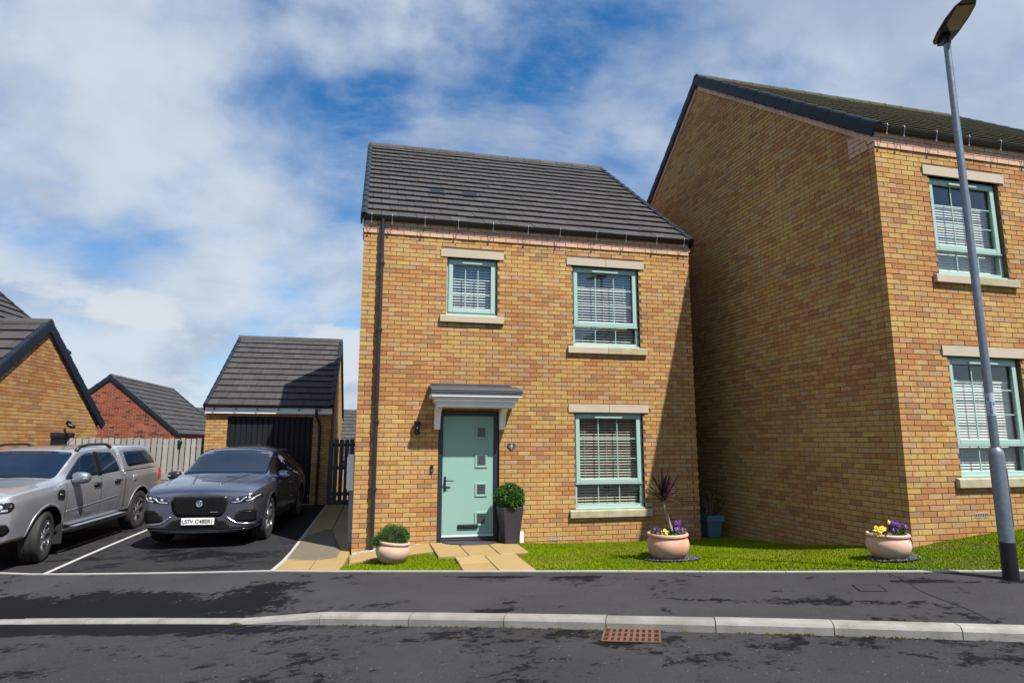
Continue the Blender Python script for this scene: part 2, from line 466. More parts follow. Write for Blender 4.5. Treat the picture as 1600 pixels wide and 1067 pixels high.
M['leaf'] = mat('leaf', (.03, .10, .015), .5, tone=True, noise=(12, .3, (.06, .16, .02)), spec=.35)
M['petal'] = mat('petal', (.3, .02, .3), .6, tone=True, noise=(40, .25, (.2, .02, .25)), spec=.2)
M['leaf_purple'] = mat('purple_leaf', (.03, .012, .018), .45, tone=True, noise=(20, .3, (.05, .02, .03)), spec=.35)
M['bark'] = mat('bark', (.30, .25, .20), .9, noise=(30, .7, (.20, .16, .12)), bump=(60, .6))
M['suv_paint'] = paint_mat('grey_blue_paint', (.20, .22, .29), .88, .18)
M['silver_paint'] = paint_mat('silver_paint', (.62, .64, .68), .78, .27)
M['car_glass'] = mat('tinted_car_glass', (.008, .017, .036), .04, 0, .28, noise=(1.5, .4, (.012, .026, .050)))
M['grille_black'] = mat('matt_black', (.006, .006, .007), .6, spec=.2, noise=(14, .4, (.011, .011, .012)))
M['car_black'] = mat('black_trim', (.012, .012, .014), .35, noise=(14, .4, (.022, .022, .024)))
M['tyre'] = mat('tyre_rubber', (.018, .018, .019), .78, noise=(18, .6, (.034, .032, .030)), bump=(60, .4))
M['rim'] = mat('alloy_rim', (.46, .47, .49), .25, .9, noise=(10, .5, (.34, .35, .37)))
M['rim_dark'] = mat('dark_alloy', (.055, .057, .063), .3, .8, noise=(10, .4, (.09, .092, .10)))
M['lamp_white'] = mat('lamp_lens', (.42, .45, .50), .18, .2, noise=(20, .5, (.26, .29, .33)))
M['lamp_dark'] = mat('lamp_housing', (.014, .015, .018), .15, .1, noise=(20, .5, (.03, .032, .038)))
M['lamp_red'] = mat('tail_lens', (.28, .012, .02), .15, coat=1, noise=(20, .4, (.18, .01, .015)))
M['plate'] = mat('number_plate', (.78, .78, .76), .4, noise=(12, .2, (.70, .70, .68)))
M['ink'] = mat('black_ink', (.012, .014, .014), .5, noise=(12, .3, (.02, .02, .02)))
M['grey_ink'] = mat('grey_ink', (.09, .095, .105), .45, noise=(12, .3, (.12, .125, .135)))
M['slate'] = mat('slate', (.045, .052, .065), .6, noise=(18, .6, (.07, .08, .095)))
M['white_ink'] = mat('white_ink', (.55, .60, .68), .5, noise=(12, .2, (.5, .55, .62)))
M['sticker'] = mat('sticker', (.42, .46, .55), .45, noise=(16, .6, (.30, .35, .46)))
M['sticker_blue'] = mat('sticker_print', (.10, .14, .26), .45, noise=(16, .6, (.16, .20, .32)))
M['pane_lead'] = mat('leaded_pane', (.055, .065, .07), .15, spec=.7, noise=(60, .5, (.10, .115, .12)))
M['timber_new'] = mat('sawn_timber', (.36, .25, .14), .85, tone=True, noise=(12, .6, (.26, .17, .09)), bump=(60, .4))
# ------------------------------------------------------------------ lie of the land
TH = RAD(26)
E2 = (math.cos(TH), -math.sin(TH)); N2 = (math.sin(TH), math.cos(TH)); K0 = (-.15, -3.77)
def uv(x, y):
    dx, dy = x - K0[0], y - K0[1]
    return dx*E2[0] + dy*E2[1], dx*N2[0] + dy*N2[1]
def xy(u, v):
    return K0[0] + u*E2[0] + v*N2[0], K0[1] + u*E2[1] + v*N2[1]
def zr(u):                                   # road surface, rising to the right
    c = min(max(u, -6.), 8.)
    return -.012 + .054*c - .002*c*c + (u - c) * (.054 - .004*c)
def kerb_up(u):
    return .09 if u >= 0 else .025 if u <= -.915 else .025 + .065 * (u + .915) / .915
CP = np.array([(-12,1.5,-.3),(-8,.9,-.22),(-4.65,-.1,-.14),(-4.17,-.17,-.12),(-2.6,-.75,-.05),(-.94,-1.38,.035),(-.11,-1.787,.069),(1.37,-2.51,.144),(2.18,-2.9,.185),(3.32,-3.46,.244),(4.58,-4.07,.301),(5.74,-4.64,.366),(6.6,-5.06,.41),(10,-6.7,.56),(14,-8.6,.75),
  (0,0,0.0),(.267,0,.04),(.9,0,.10),(1.3,0,.105),(2.6,0,.085),(3.26,0,.06),(3.95,0,.042),(4.9,0,.035),(6.08,0,.0),(6.08,3,-.05),(6.6,8,-.1),
  (7.14,-3.45,.395),(7.14,-2,.196),(7.14,-.93,.054),(7.14,.38,-.04),(7.14,1.8,-.08),(7.7,-3.475,.461),(8.53,-3.475,.542),(12,-3.475,.72),
  (-4.66,.9,-.10),(-1.5,2,-.01),(-4.37,4.14,-.02),(-2.3,7,.085),(0,7,.09),(0,3,.03),(-7,7,-.02),(-7,3,-.08),(-12,7,-.1),(-3,15,.1),(5,15,0),(-12,15,-.2)])
def _tps(r):
    return np.where(r > 0, r*r*np.log(np.maximum(r, 1e-9)), 0)
def _solve():
    P = CP[:, :2]; n = len(P)
    r = np.linalg.norm(P[:, None] - P[None], axis=2)
    A = np.zeros((n+3, n+3)); A[:n, :n] = _tps(r) + np.eye(n)*.02; A[:n, n] = 1; A[:n, n+1:] = P; A[n, :n] = 1; A[n+1:, :n] = P.T
    b = np.zeros(n+3); b[:n] = CP[:, 2]
    return np.linalg.solve(A, b)
WT = _solve()
def TA(X, Y):
    X = np.asarray(X, float); Y = np.asarray(Y, float); out = np.zeros(len(X)); n = len(CP)
    for i in range(0, len(X), 20000):
        x = X[i:i+20000]; y = Y[i:i+20000]
        r = np.hypot(x[:, None] - CP[:, 0], y[:, None] - CP[:, 1])
        out[i:i+20000] = _tps(r) @ WT[:n] + WT[n] + WT[n+1]*x + WT[n+2]*y
    return out
def T(x, y):
    return float(TA([x], [y])[0])
EU = [-30, -9, -5.3, -1.76, -.83, .81, 1.72, 2.99, 4.39, 5.67, 6.63, 40]
EV = [1.5, 1.5, 1.52, 1.8, 1.8, 1.8, 1.8, 1.8, 1.8, 1.8, 1.8, 1.8]
def ve(u):
    return float(np.interp(u, EU, EV))
def ze(u):                                   # back edge of the footway
    x, y = xy(u, ve(u))
    if -9 < u < 12: return T(x, y)
    return zr(u) + .15

def grid_sheet(name, us, vs, fn, material, smooth=True):
    mb = MB(); nu = len(us)
    vv = [fn(u, v) for v in vs for u in us]
    ff = [(j*nu+i, j*nu+i+1, (j+1)*nu+i+1, (j+1)*nu+i) for j in range(len(vs)-1) for i in range(nu-1)]
    mb.add(vv, ff)
    return struct(mb.build(name, material, None, smooth))
def frange(a, b, n):
    return [a + (b-a)*i/n for i in range(n+1)]

# open ground that everything stands on, out to the horizon
def gz(x, y):
    u, v = uv(x, y)
    return max(-1.7, min(.25, zr(u))) - .34 - (min(1.2, max(0, (y-12)*.06)))
gx = sorted(set([-900, -400, -150] + frange(-60, 60, 24) + [150, 400, 900]))
ground_mat = mat('open_ground', (.07, .085, .03), .95, noise=(.4, .7, (.10, .10, .05)))
grid_sheet('ground', gx, gx, lambda x, y: (x, y, gz(x, y)), ground_mat)
us = frange(-60, -12, 12)[:-1] + frange(-12, 14, 52) + frange(14, 60, 12)[1:]
grid_sheet('road', us, frange(-7.0, -.12, 14), lambda u, v: (*xy(u, v), zr(u) + .02*math.sin((v+.12)/-6.9*math.pi)), M['asphalt'])
grid_sheet('footway', us, [0, .25, .5, .75, 1], lambda u, t: (*xy(u, t*ve(u)), (zr(u) + kerb_up(u) - .006)*(1-t) + (ze(u) - .004)*t), M['footway'])
grid_sheet('opposite_footway', us, [-9.2, -7.1], lambda u, v: (*xy(u, v), zr(u) + .08), M['footway'])

# kerb stones on both sides of the road
random.seed(3)
def kerb_line(name, v0, v1, lo, hi, upf, flip):
    base = MB()
    root = None
    stones = []
    for k in range(lo, hi):
        u0, u1 = k*.915 + .004, (k+1)*.915 - .004
        dz = random.uniform(-.004, .004)
        prof = lambda h: [(v0, -.12), (v0, h-.032), (v0+(v1-v0)*.14, h-.008), (v0+(v1-v0)*.26, h), (v1, h), (v1, -.12)]
        vs = []
        for u in (u0, u1):
            for v, h in prof(upf(min(max(u, u0), u1)) + dz):
                vs.append((*xy(u, v), zr(u) + h))
        t = random.uniform(.25, .33); tone = (t, t*.965, t*.885)
        n = 6
        fs = [tuple(range(n)), tuple(range(n, 2*n))[::-1]] + [(i, n+i, n+(i+1) % n, (i+1) % n) for i in range(n)]
        stones.append((vs, fs, tone))
    bed = MB()
    u0, u1 = lo*.915, hi*.915
    q = frange(u0, u1, hi-lo)
    for a, b in zip(q[:-1], q[1:]):
        e = .02 if not flip else -.02
        bed.add([(*xy(a, v0+e), zr(a)-.02), (*xy(b, v0+e), zr(b)-.02), (*xy(b, v1), zr(b)-.02), (*xy(a, v1), zr(a)-.02)], [(0,1,2,3)])
    root = struct(bed.build(name, M['sand']))
    for vs, fs, tone in stones:
        mb = MB().add(vs, fs, tone); o = mb.build('kerb_stone', M['kerb'], root); fix_normals(o.data)
    return root
kerb_line('kerb', -.13, 0, -9, 16, kerb_up, False)
kerb_line('opposite_kerb', -6.97, -7.1, -4, 9, lambda u: .09, True)

# flush concrete edging at the back of the footway, each stone its own piece
bed = MB()
for a, b in zip(frange(-9, 13, 24)[:-1], frange(-9, 13, 24)[1:]):
    bed.add([(*xy(a, ve(a)), ze(a)-.02), (*xy(b, ve(b)), ze(b)-.02), (*xy(b, ve(b)+.05), ze(b)-.02), (*xy(a, ve(a)+.05), ze(a)-.02)], [(0,1,2,3)])
edg = struct(bed.build('footway_edging', M['sand']))
def edging_stone(parent, pts, w0, w1, h, nrm):
    (x0, y0, z0), (x1, y1, z1) = pts
    vs = []
    for x, y, z in pts:
        vs += [(x+nrm[0]*w0, y+nrm[1]*w0, z-.1), (x+nrm[0]*w1, y+nrm[1]*w1, z-.1), (x+nrm[0]*w1, y+nrm[1]*w1, z+h), (x+nrm[0]*w0, y+nrm[1]*w0, z+h)]
    mb = MB().add(vs, [(0,1,2,3),(7,6,5,4),(0,4,5,1),(1,5,6,2),(2,6,7,3),(3,7,4,0)])
    o = mb.build('edging_stone', M['edging'], parent); fix_normals(o.data)
    return o
for k in range(-9, 14):
    a, b = k*.915 + .004, (k+1)*.915 - .004
    edging_stone(edg, [(*xy(a, ve(a)), ze(a)), (*xy(b, ve(b)), ze(b))], 0, .05, .008, N2)

# driveway
PL = lambda y: -.987 + (.207/8.0)*(y + 1.3)          # line between drive and side path
def drive_pt(s, t):
    y0 = None
    x = -13 + (PL(3) + 13) * s
    # foot of the drive on the edging
    lo = 0.0
    for _ in range(12):
        u, v = uv(x, lo); lo -= (v - (ve(u)+.05)) / N2[1]
    y = lo + (9.5 - lo) * t
    x2 = x if s < 1 else PL(y)
    return (x2, y, T(x2, y))
dn = frange(0, 1, 44)
grid_sheet('driveway', dn, frange(0, 1, 26), drive_pt, M['drive'])
dv = MB().box(-4.2, -4.19, .2, .21, -.3, -.25)
dve = struct(dv.build('drive_divider', M['sand']))
p0, p1 = Vector((-4.191, -.06)), Vector((-3.93, 6.8))
dirv = (p1-p0).normalized(); nn = (dirv.y, -dirv.x)
for k in range(7):
    a, b = p0 + dirv*(k*.915+.003), p0 + dirv*((k+1)*.915-.003)
    edging_stone(dve, [(a.x, a.y, T(a.x, a.y)), (b.x, b.y, T(b.x, b.y))], -.03, .03, .005, nn).data.materials[0] = M['white_line']
for k in range(9):
    y0 = -1.28 + k*.915; y1 = y0 + .909
    edging_stone(dve, [(PL(y0), y0, T(PL(y0), y0)), (PL(y1), y1, T(PL(y1), y1))], -.03, .025, .006, (1, 0))

# lawn soil under grass and paths, reaching back between the houses
def lawn_pt(s, t):
    x = -.99 + 15.5*s
    lo = -2.0
    for _ in range(12):
        u, v = uv(x, lo); lo -= (v - (ve(u)+.05)) / N2[1]
    y = lo + (8.5 - lo) * t
    return (x, y, T(x, y) - .02)
lawn = grid_sheet('lawn_soil', frange(0, 1, 50), [0, .04, .08, .12, .16, .2, .24, .28, .34, .42, .55, .7, .85, 1], lawn_pt, M['dirt'])

# paving: every slab a piece
def slab(parent, poly, h=.012, tone=None):
    t = tone or random.choice([(.32,.24,.092),(.29,.215,.08),(.345,.265,.108),(.30,.21,.075),(.275,.205,.088)])
    n = len(poly)
    cx = sum(p[0] for p in poly)/n; cy = sum(p[1] for p in poly)/n
    dz = random.uniform(-.003, .004)
    ins = lambda p, k: (p[0] + (cx-p[0])*k, p[1] + (cy-p[1])*k)
    zz = [T(*p) + dz for p in poly]
    lo = [(*p, z-.05) for p, z in zip(poly, zz)]
    mid = [(*p, z+h-.006) for p, z in zip(poly, zz)]
    top = [(*ins(p, .018), z+h) for p, z in zip(poly, zz)]
    fs = [tuple(range(2*n, 3*n))]
    for r in (0, 1):
        fs += [(r*n+i, r*n+(i+1) % n, (r+1)*n+(i+1) % n, (r+1)*n+i) for i in range(n)]
    o = MB().add(lo+mid+top, fs, t).build('slab', M['slab'], parent); fix_normals(o.data)
    return o
random.seed(21)
def path_bed(name, pts):
    mb = MB().add([(x, y, T(x, y)-.045) for x, y in pts], [tuple(range(len(pts)))])
    o = struct(mb.build(name, M['sand'])); fix_normals(o.data); return o
side = path_bed('side_path', [(PL(-1.25)+.03, -1.30), (-.1, -1.72), (-.02, -.4), (-.02, 6.7), (PL(6.7)+.03, 6.7)])
JX = lambda y: -.506 + (.171/8.2)*(y + 1.5)
g = .006
y = -1.0
rows = []
while y < 6.6:
    y1 = min(y + .6, 6.75); rows.append((y, y1)); y = y1
rows[0] = (None, rows[0][1])
for i, (a, b) in enumerate(rows):
    for c in (0, 1):
        L0 = (lambda yy: PL(yy)+.03) if c == 0 else (lambda yy: JX(yy)+g)
        R0 = (lambda yy: JX(yy)-g) if c == 0 else (lambda yy: -.025)
        if a is None:
            if c == 0: poly = [(L0(-1.25), -1.28), (R0(-1.45), -1.50), (R0(b), b-g), (L0(b), b-g)]
            else: poly = [(L0(-1.5), -1.51), (-.12, -1.70), (-.06, -1.15), (-.03, b-g), (L0(b), b-g)]
        else:
            poly = [(L0(a), a+g), (R0(a), a+g), (R0(b), b-g), (L0(b), b-g)]
        slab(side, poly)
front = path_bed('front_path', [(-.02, -1.17), (.6, -.96), (1.2, -.82), (1.21, -1.34), (1.42, -1.42), (1.39, -2.47), (2.22, -2.86), (2.32, -1.36), (2.56, -1.32), (2.63, -.03), (1.2, -.03), (0, -.36)])
for poly in ([(-.02,-.38),(.60,-.21),(.61,-.945),(.0,-1.16)], [(.615,-.205),(1.205,-.05),(1.205,-.80),(.625,-.94)],
             [(1.222,-.04),(1.655,-.035),(1.64,-1.385),(1.225,-1.32)], [(1.672,-.035),(2.125,-.03),(2.085,-1.425),(1.655,-1.385)],
             [(2.14,-.03),(2.62,-.03),(2.545,-1.30),(2.10,-1.40)], [(1.44,-1.435),(1.845,-1.475),(1.83,-2.04),(1.425,-2.02)],
             [(1.42,-2.035),(1.83,-2.055),(1.81,-2.66),(1.405,-2.47)], [(1.86,-1.475),(2.315,-1.36),(2.24,-2.85),(1.825,-2.665)]):
    slab(front, poly)

def point_in(poly, x, y):
    c = False; j = len(poly)-1
    for i in range(len(poly)):
        xi, yi = poly[i]; xj, yj = poly[j]
        if (yi > y) != (yj > y) and x < (xj-xi)*(y-yi)/(yj-yi)+xi: c = not c
        j = i
    return c
def chips(name, poly, n, size, tones, material, label):
    random.seed(len(name)+n)
    mb = MB(); xs = [p[0] for p in poly]; ys = [p[1] for p in poly]; P = []
    while len(P) < n:
        x, y = random.uniform(min(xs), max(xs)), random.uniform(min(ys), max(ys))
        if point_in(poly, x, y): P.append((x, y))
    Z = TA([p[0] for p in P], [p[1] for p in P])
    for (x, y), z in zip(P, Z):
        s = size*random.uniform(.6, 1.4); a = random.uniform(0, 6.28); t = random.choice(tones)
        R = Matrix.Rotation(a, 3, 'Z') @ Matrix.Rotation(random.uniform(-.5, .5), 3, 'X')
        vs = [Vector((x, y, z + s*.25)) + R @ Vector(q) for q in ((s,0,0),(0,s*.7,0),(-s,0,0),(0,-s*.7,0),(0,0,s*.5),(0,0,-s*.5))]
        mb.add(vs, [(0,1,4),(1,2,4),(2,3,4),(3,0,4),(1,0,5),(2,1,5),(3,2,5),(0,3,5)], t)
    o = mb.build(name, material); o['kind'] = 'stuff'; o['label'] = label
    return o
chips('gravel', [(.02,-.02),(.02,-.35),(.6,-.19),(1.18,-.05),(1.18,-.02)], 700, .014, [(.42,.40,.37),(.30,.28,.26),(.52,.49,.45),(.22,.21,.20)], M['gravel'], 'strip of pale gravel along the foot of the wall')

# tar seam across the footway near the lamp
def fz(u, t): return (zr(u) + kerb_up(u) - .006)*(1-t) + (ze(u) - .004)*t
sm = MB(); q = [(5.55 + .25*(1-t) + .03*math.sin(t*9), t) for t in np.linspace(.02, .97, 14)]
vs = []
for u, t in q: vs += [(*xy(u-.007, t*ve(u)), fz(u, t)+.003), (*xy(u+.007, t*ve(u)), fz(u, t)+.003)]
sm.add(vs, [(2*i, 2*i+1, 2*i+3, 2*i+2) for i in range(13)])
struct(sm.build('tar_seam', M['hole']))
# ------------------------------------------------------------------ brickwork, tiles, windows
random.seed(11)
def jit(c, k=.05):
    s = 1 + random.uniform(-k, k)
    return tuple(max(0, v*s*(1+random.uniform(-.03, .03))) for v in c)
BUFF = []
MEANB = (.46, .272, .125)
for c, n in (((.35,.150,.080), 3), ((.42,.20,.088), 5), ((.46,.24,.105), 8), ((.43,.29,.19), 5), ((.31,.18,.125), 2), ((.48,.29,.122), 8), ((.49,.33,.175), 6), ((.505,.33,.132), 8), ((.54,.375,.150), 5)):      # ordered from the red-brown to the yellow end of the firing
    BUFF += [jit(tuple((v*.80 + m*.20)*k for v, m, k in zip(c, MEANB, (.98, .97, .84)))) for _ in range(n)]
from mathutils import noise as mnoise
def pick_tone(pal, u, z, salt):
    if len(pal) < 40: return random.randrange(len(pal))
    f = .5 + .55*mnoise.noise(Vector((u*.55, z*1.3, salt))) + .35*mnoise.noise(Vector((u*.12, z*13.3, salt+7.)))
    return int(min(.999, max(0., random.gauss(f, .30)))*len(pal))
REDS = [jit(c) for c, n in (((.285,.085,.048), 12), ((.25,.07,.042), 8), ((.32,.11,.062), 6), ((.10,.045,.035), 3), ((.06,.04,.04), 2)) for _ in range(n)]
PINK = [jit((.60,.385,.285), .04) for _ in range(6)] + [jit((.565,.345,.245), .04) for _ in range(4)]
MORTAR_IN = .007
BR_MESH = {}
def brick_mesh(L, depth, ti, pal, material, h=.065):
    key = (round(L, 3), depth, ti, id(pal), h)
    if key not in BR_MESH:
        mb = MB()
        mb.add([(-L/2,0,-h/2),(L/2,0,-h/2),(L/2,0,h/2),(-L/2,0,h/2),(-L/2,depth,-h/2),(L/2,depth,-h/2),(L/2,depth,h/2),(-L/2,depth,h/2)],
               [(0,1,2,3),(1,5,6,2),(5,4,7,6),(4,0,3,7),(3,2,6,7),(4,5,1,0)], pal[ti])
        BR_MESH[key] = mb.mesh('brick', material)
    return BR_MESH[key]

class Bricks:
    """bricks of all walls of one building: the nearest few hundred in view are pieces, the others one mesh"""
    def __init__(s, root, pal, material, part_name='brick'):
        s.root = root; s.pal = pal; s.mat = material; s.items = []
        s.mw = Matrix.Translation(root.location) @ Matrix.Rotation(root.rotation_euler.z, 4, 'Z')
    def wall(s, wall_obj, O, ud, nd, z0, courses, span, openings=(), pal=None, mt=None, proud=0., h=.075, depth=.1025, first=0, quoin=None, full=None):
        """O: corner (x,y); ud: unit along wall; nd: outward unit; span(zmid)->(u0,u1); openings (u0,u1,z0,z1)"""
        pal = pal or s.pal; mt = mt or s.mat
        for k in range(courses):
            zc = z0 + (k+.5)*h
            sp = span(zc)
            if not sp: continue
            i0, i1 = quoin(k + first) if quoin else (0, 0)
            sp = (sp[0] + (i0 if sp[0] < .02 else 0), sp[1] - (i1 if full and sp[1] > full - .02 else 0))
            segs = [sp]
            for a, b, c, d in openings:
                if c + .012 < zc < d - .012 or (c < zc < d):
                    new = []
                    for p, q in segs:
                        if b <= p or a >= q: new.append((p, q)); continue
                        if a > p: new.append((p, a))
                        if b < q: new.append((b, q))
                    segs = new
            off = -.1125 if (k + first) % 2 else 0.
            for p, q in segs:
                n0 = math.floor((p - off)/.225) - 1
                x = off + n0*.225
                while x < q:
                    a, b = max(x, p), min(x+.215, q)
                    if b - a > .035:
                        if a == p and a > sp[0] + 1e-4: a += .0
                        s.items.append((wall_obj, O, ud, nd, (a+b)/2, b-a, zc, pick_tone(pal, (a+b)/2 + O[0]*3 + O[1]*5, zc, ud[0]*3.1 + s.mw.translation.x), pal, mt, proud + random.uniform(-.0022, .0022), depth, h-.01))
                    x += .225
    def finish(s, n_single, label=None):
        vis = []
        for i, it in enumerate(s.items):
            w, O, ud, nd, u, L, z, ti, pal, mt, pr, dep, h = it
            c = s.mw @ Vector((O[0]+ud[0]*u, O[1]+ud[1]*u, z))
            nw = s.mw.to_3x3() @ Vector((nd[0], nd[1], 0))
            d = CAM - c
            if nw.dot(d) < 0: continue
            p = px_of(c)
            if p and -10 < p[0] < 1610 and -10 < p[1] < 1075 and c.z > 1.0 - .9:
                vis.append((-(L*h*nw.dot(d)/d.length**3), i))
        vis.sort()
        single = set(i for _, i in vis[:n_single])
        rest = {}
        for i, (w, O, ud, nd, u, L, z, ti, pal, mt, pr, dep, h) in enumerate(s.items):
            c = Vector((O[0]+ud[0]*u+nd[0]*pr, O[1]+ud[1]*u+nd[1]*pr, z))
            if i in single:
                o = link('brick', brick_mesh(L, dep, ti, pal, mt, h), w, c, (0, 0, math.atan2(ud[1], ud[0])))
            else:
                mb = rest.setdefault((w.name, mt.name), (w, mt, MB()))[2]
                U = Vector((ud[0], ud[1], 0))*(L/2); I = Vector((-nd[0], -nd[1], 0))*dep; H = Vector((0,0,h/2))
                v = [c-U-H, c+U-H, c+U+H, c-U+H, c-U-H+I, c+U-H+I, c+U+H+I, c-U+H+I]
                mb.add(v, [(0,1,2,3),(1,5,6,2),(4,0,3,7),(3,2,6,7),(4,5,1,0)], pal[ti])
        for (_, mt, mb) in rest.values():
            w = _
            o = mb.build('brickwork', mt, w); o['kind'] = 'stuff'

def wall_panel(name, parent, O, ud, nd, z0, z1, u0, u1, openings, material, thick=.28, gable=None):
    """mortar-coloured wall body with real openings, set back behind the brick faces"""
    us = sorted(set([u0, u1] + [v for a, b, c, d in openings for v in (a, b)]))
    zs = sorted(set([z0, z1] + [v for a, b, c, d in openings for v in (c, d)]))
    mb = MB()
    P = lambda u, t, z: (O[0]+ud[0]*u-nd[0]*t, O[1]+ud[1]*u-nd[1]*t, z)
    def block(a, b, c, d):
        v = [P(a, MORTAR_IN, c), P(b, MORTAR_IN, c), P(b, thick, c), P(a, thick, c), P(a, MORTAR_IN, d), P(b, MORTAR_IN, d), P(b, thick, d), P(a, thick, d)]
        mb.add(v, [(0,3,2,1),(4,5,6,7),(0,1,5,4),(1,2,6,5),(2,3,7,6),(3,0,4,7)])
    for i in range(len(us)-1):
        run = None
        for j in range(len(zs)-1):
            a, b, c, d = us[i], us[i+1], zs[j], zs[j+1]
            hole = any(a >= p-1e-6 and b <= q+1e-6 and c >= r-1e-6 and d <= s_+1e-6 for p, q, r, s_ in openings)
            if hole:
                if run: block(a, b, *run); run = None
            else: run = (run[0], d) if run else (c, d)
        if run: block(us[i], us[i+1], *run)
    if gable:
        ua, ub, uc, zt = gable       # left, right, apex u, apex z
        v = [P(ua, MORTAR_IN, z1), P(ub, MORTAR_IN, z1), P(uc, MORTAR_IN, zt), P(ua, thick, z1), P(ub, thick, z1), P(uc, thick, zt)]
        mb.add(v, [(0,1,2),(5,4,3),(1,4,5,2),(0,2,5,3)])
    o = mb.build(name, material, parent)
    fix_normals(o.data)
    return o

TILE_MESH = {}
TILE_T = [jit((.050,.0465,.048), .24) for _ in range(14)]
MOSS_T = [jit((.050,.046,.036), .3) for _ in range(14)]
def tile_geo(w, g):
    L = g + .07
    zt0, zt1 = .074, .024       # height of the top face above the battens at tail and head
    th = .046
    return ([(0,0,zt0-th),(w,0,zt0-th),(w,L,zt1-.018),(0,L,zt1-.018),(0,0,zt0-.005),(w,0,zt0-.005),(w,L,zt1),(0,L,zt1),(0,.006,zt0),(w,.006,zt0)],
            [(0,3,2,1),(8,9,6,7),(0,1,5,4),(4,5,9,8),(1,2,6,9,5),(3,0,4,8,7)])
def roof_slope(roof, O, ud, sd, nd, width, length, gauge, tw, singles, tones, material, name='roof_tile', mw=None, skip=()):
    """O: eaves start; ud along eaves, sd up the slope, nd roof normal (unit vectors)"""
    O, ud, sd, nd = Vector(O), Vector(ud), Vector(sd), Vector(nd)
    rows = int(round(length/gauge)); g = length/rows
    R = Matrix((ud, sd, nd)).transposed()
    cells = []
    for r in range(rows):
        off = -(tw/2) if r % 2 else 0.
        x = off
        while x < width - .02:
            a, b = max(x, 0), min(x+tw-.007, width)
            if b - a > .03: cells.append((r, a, b))
            x += tw
    if mw is not None and singles:
        def key(c):
            p = mw @ (O + ud*((c[1]+c[2])/2) + sd*(c[0]*g))
            d = (p-CAM); q = px_of(p)
            inside = q and -20 < q[0] < 1620 and -20 < q[1] < 1080
            return (0 if inside else 1, -(c[2]-c[1])/d.length)
        order = sorted(range(len(cells)), key=lambda i: key(cells[i]))
        single = set(order[:singles])
    else: single = set()
    rest = MB()
    for i, (r, a, b) in enumerate(cells):
        ti = random.randrange(len(tones)); w = round(b-a, 3)
        if (r, i) in skip: continue
        base = O + ud*a + sd*(r*g) + nd*random.uniform(0, .006)
        vs, fs = tile_geo(w, g)
        if i in single:
            key = (w, round(g, 4), ti, material.name)
            if key not in TILE_MESH: TILE_MESH[key] = MB().add(vs, fs, tones[ti]).mesh('roof_tile', material)
            o = link(name, TILE_MESH[key], roof)
            o.matrix_local = Matrix.Translation(base) @ R.to_4x4()
        else:
            rest.add([base + R @ Vector(v) for v in vs], fs, tones[ti])
    if rest.f:
        o = rest.build('roof_tiles', material, roof); o['kind'] = 'stuff'
    return rows, g

def verge_run(roof, P0, sd, nd, out, length, g, material, drop=.13, over=.065):
    """overlapping dry-verge caps up one gable edge; out = unit away from the building"""
    P0, sd, nd, out = Vector(P0), Vector(sd), Vector(nd), Vector(out)
    rows = int(round(length/g))
    prof = [(-over, .070), (-over*.2, .088), (.022, .080), (.038, .054), (.042, .0), (.040, -drop+.02), (.028, -drop), (.012, -drop), (.012, .03), (-over, .048)]
    mb = MB(); n = len(prof)
    vs = []
    for t, lift, sc in ((0, .012, 1.0), (.012, .014, 1.03), (g+.03, 0., .96)):
        for a, b in prof: vs.append((a*sc if a > 0 else a, t, b*1.0 + lift))
    fs = [tuple(range(n)), tuple(range(2*n, 3*n))[::-1]]
    for r in (0, 1): fs += [(r*n+i, (r+1)*n+i, (r+1)*n+(i+1) % n, r*n+(i+1) % n) for i in range(n)]
    mb.add(vs, fs)
    me = mb.mesh('verge_cap', material); fix_normals(me)
    R = Matrix((out, sd, nd)).transposed()
    for r in range(rows):
        o = link('verge_cap', me, roof)
        o.matrix_local = Matrix.Translation(P0 + sd*(r*g)) @ R.to_4x4()

def ridge_run(roof, P0, ud, length, material, tones, seg=.45):
    P0, ud = Vector(P0), Vector(ud)
    n = max(1, int(round(length/seg))); L = length/n
    side = Vector((-ud.y, ud.x, 0))
    R = Matrix((ud, side, Vector((0,0,1)))).transposed()
    prof = [(-.135,-.085),(-.125,-.03),(-.075,.035),(-.03,.062),(.03,.062),(.075,.035),(.125,-.03),(.135,-.085),(.115,-.085),(0,.03),(-.115,-.085)]
    me = {}
    for k in range(n):
        ti = random.randrange(4)
        if ti not in me:
            vs = [(x, a*s, b*s) for x, s in ((.003, 1.05), (.05, 1.05), (.055, 1.0), (L-.003, 1.0)) for a, b in prof]; m = len(prof)
            fs = [tuple(range(m)), tuple(range(3*m, 4*m))[::-1]]
            for r in range(3): fs += [(r*m+i, (r+1)*m+i, (r+1)*m+(i+1) % m, r*m+(i+1) % m) for i in range(m)]
            me[ti] = MB().add(vs, fs, tones[ti]).mesh('ridge_tile', material); fix_normals(me[ti])
        o = link('ridge_tile', me[ti], roof)
        o.matrix_local = Matrix.Translation(P0 + ud*(k*L)) @ R.to_4x4()

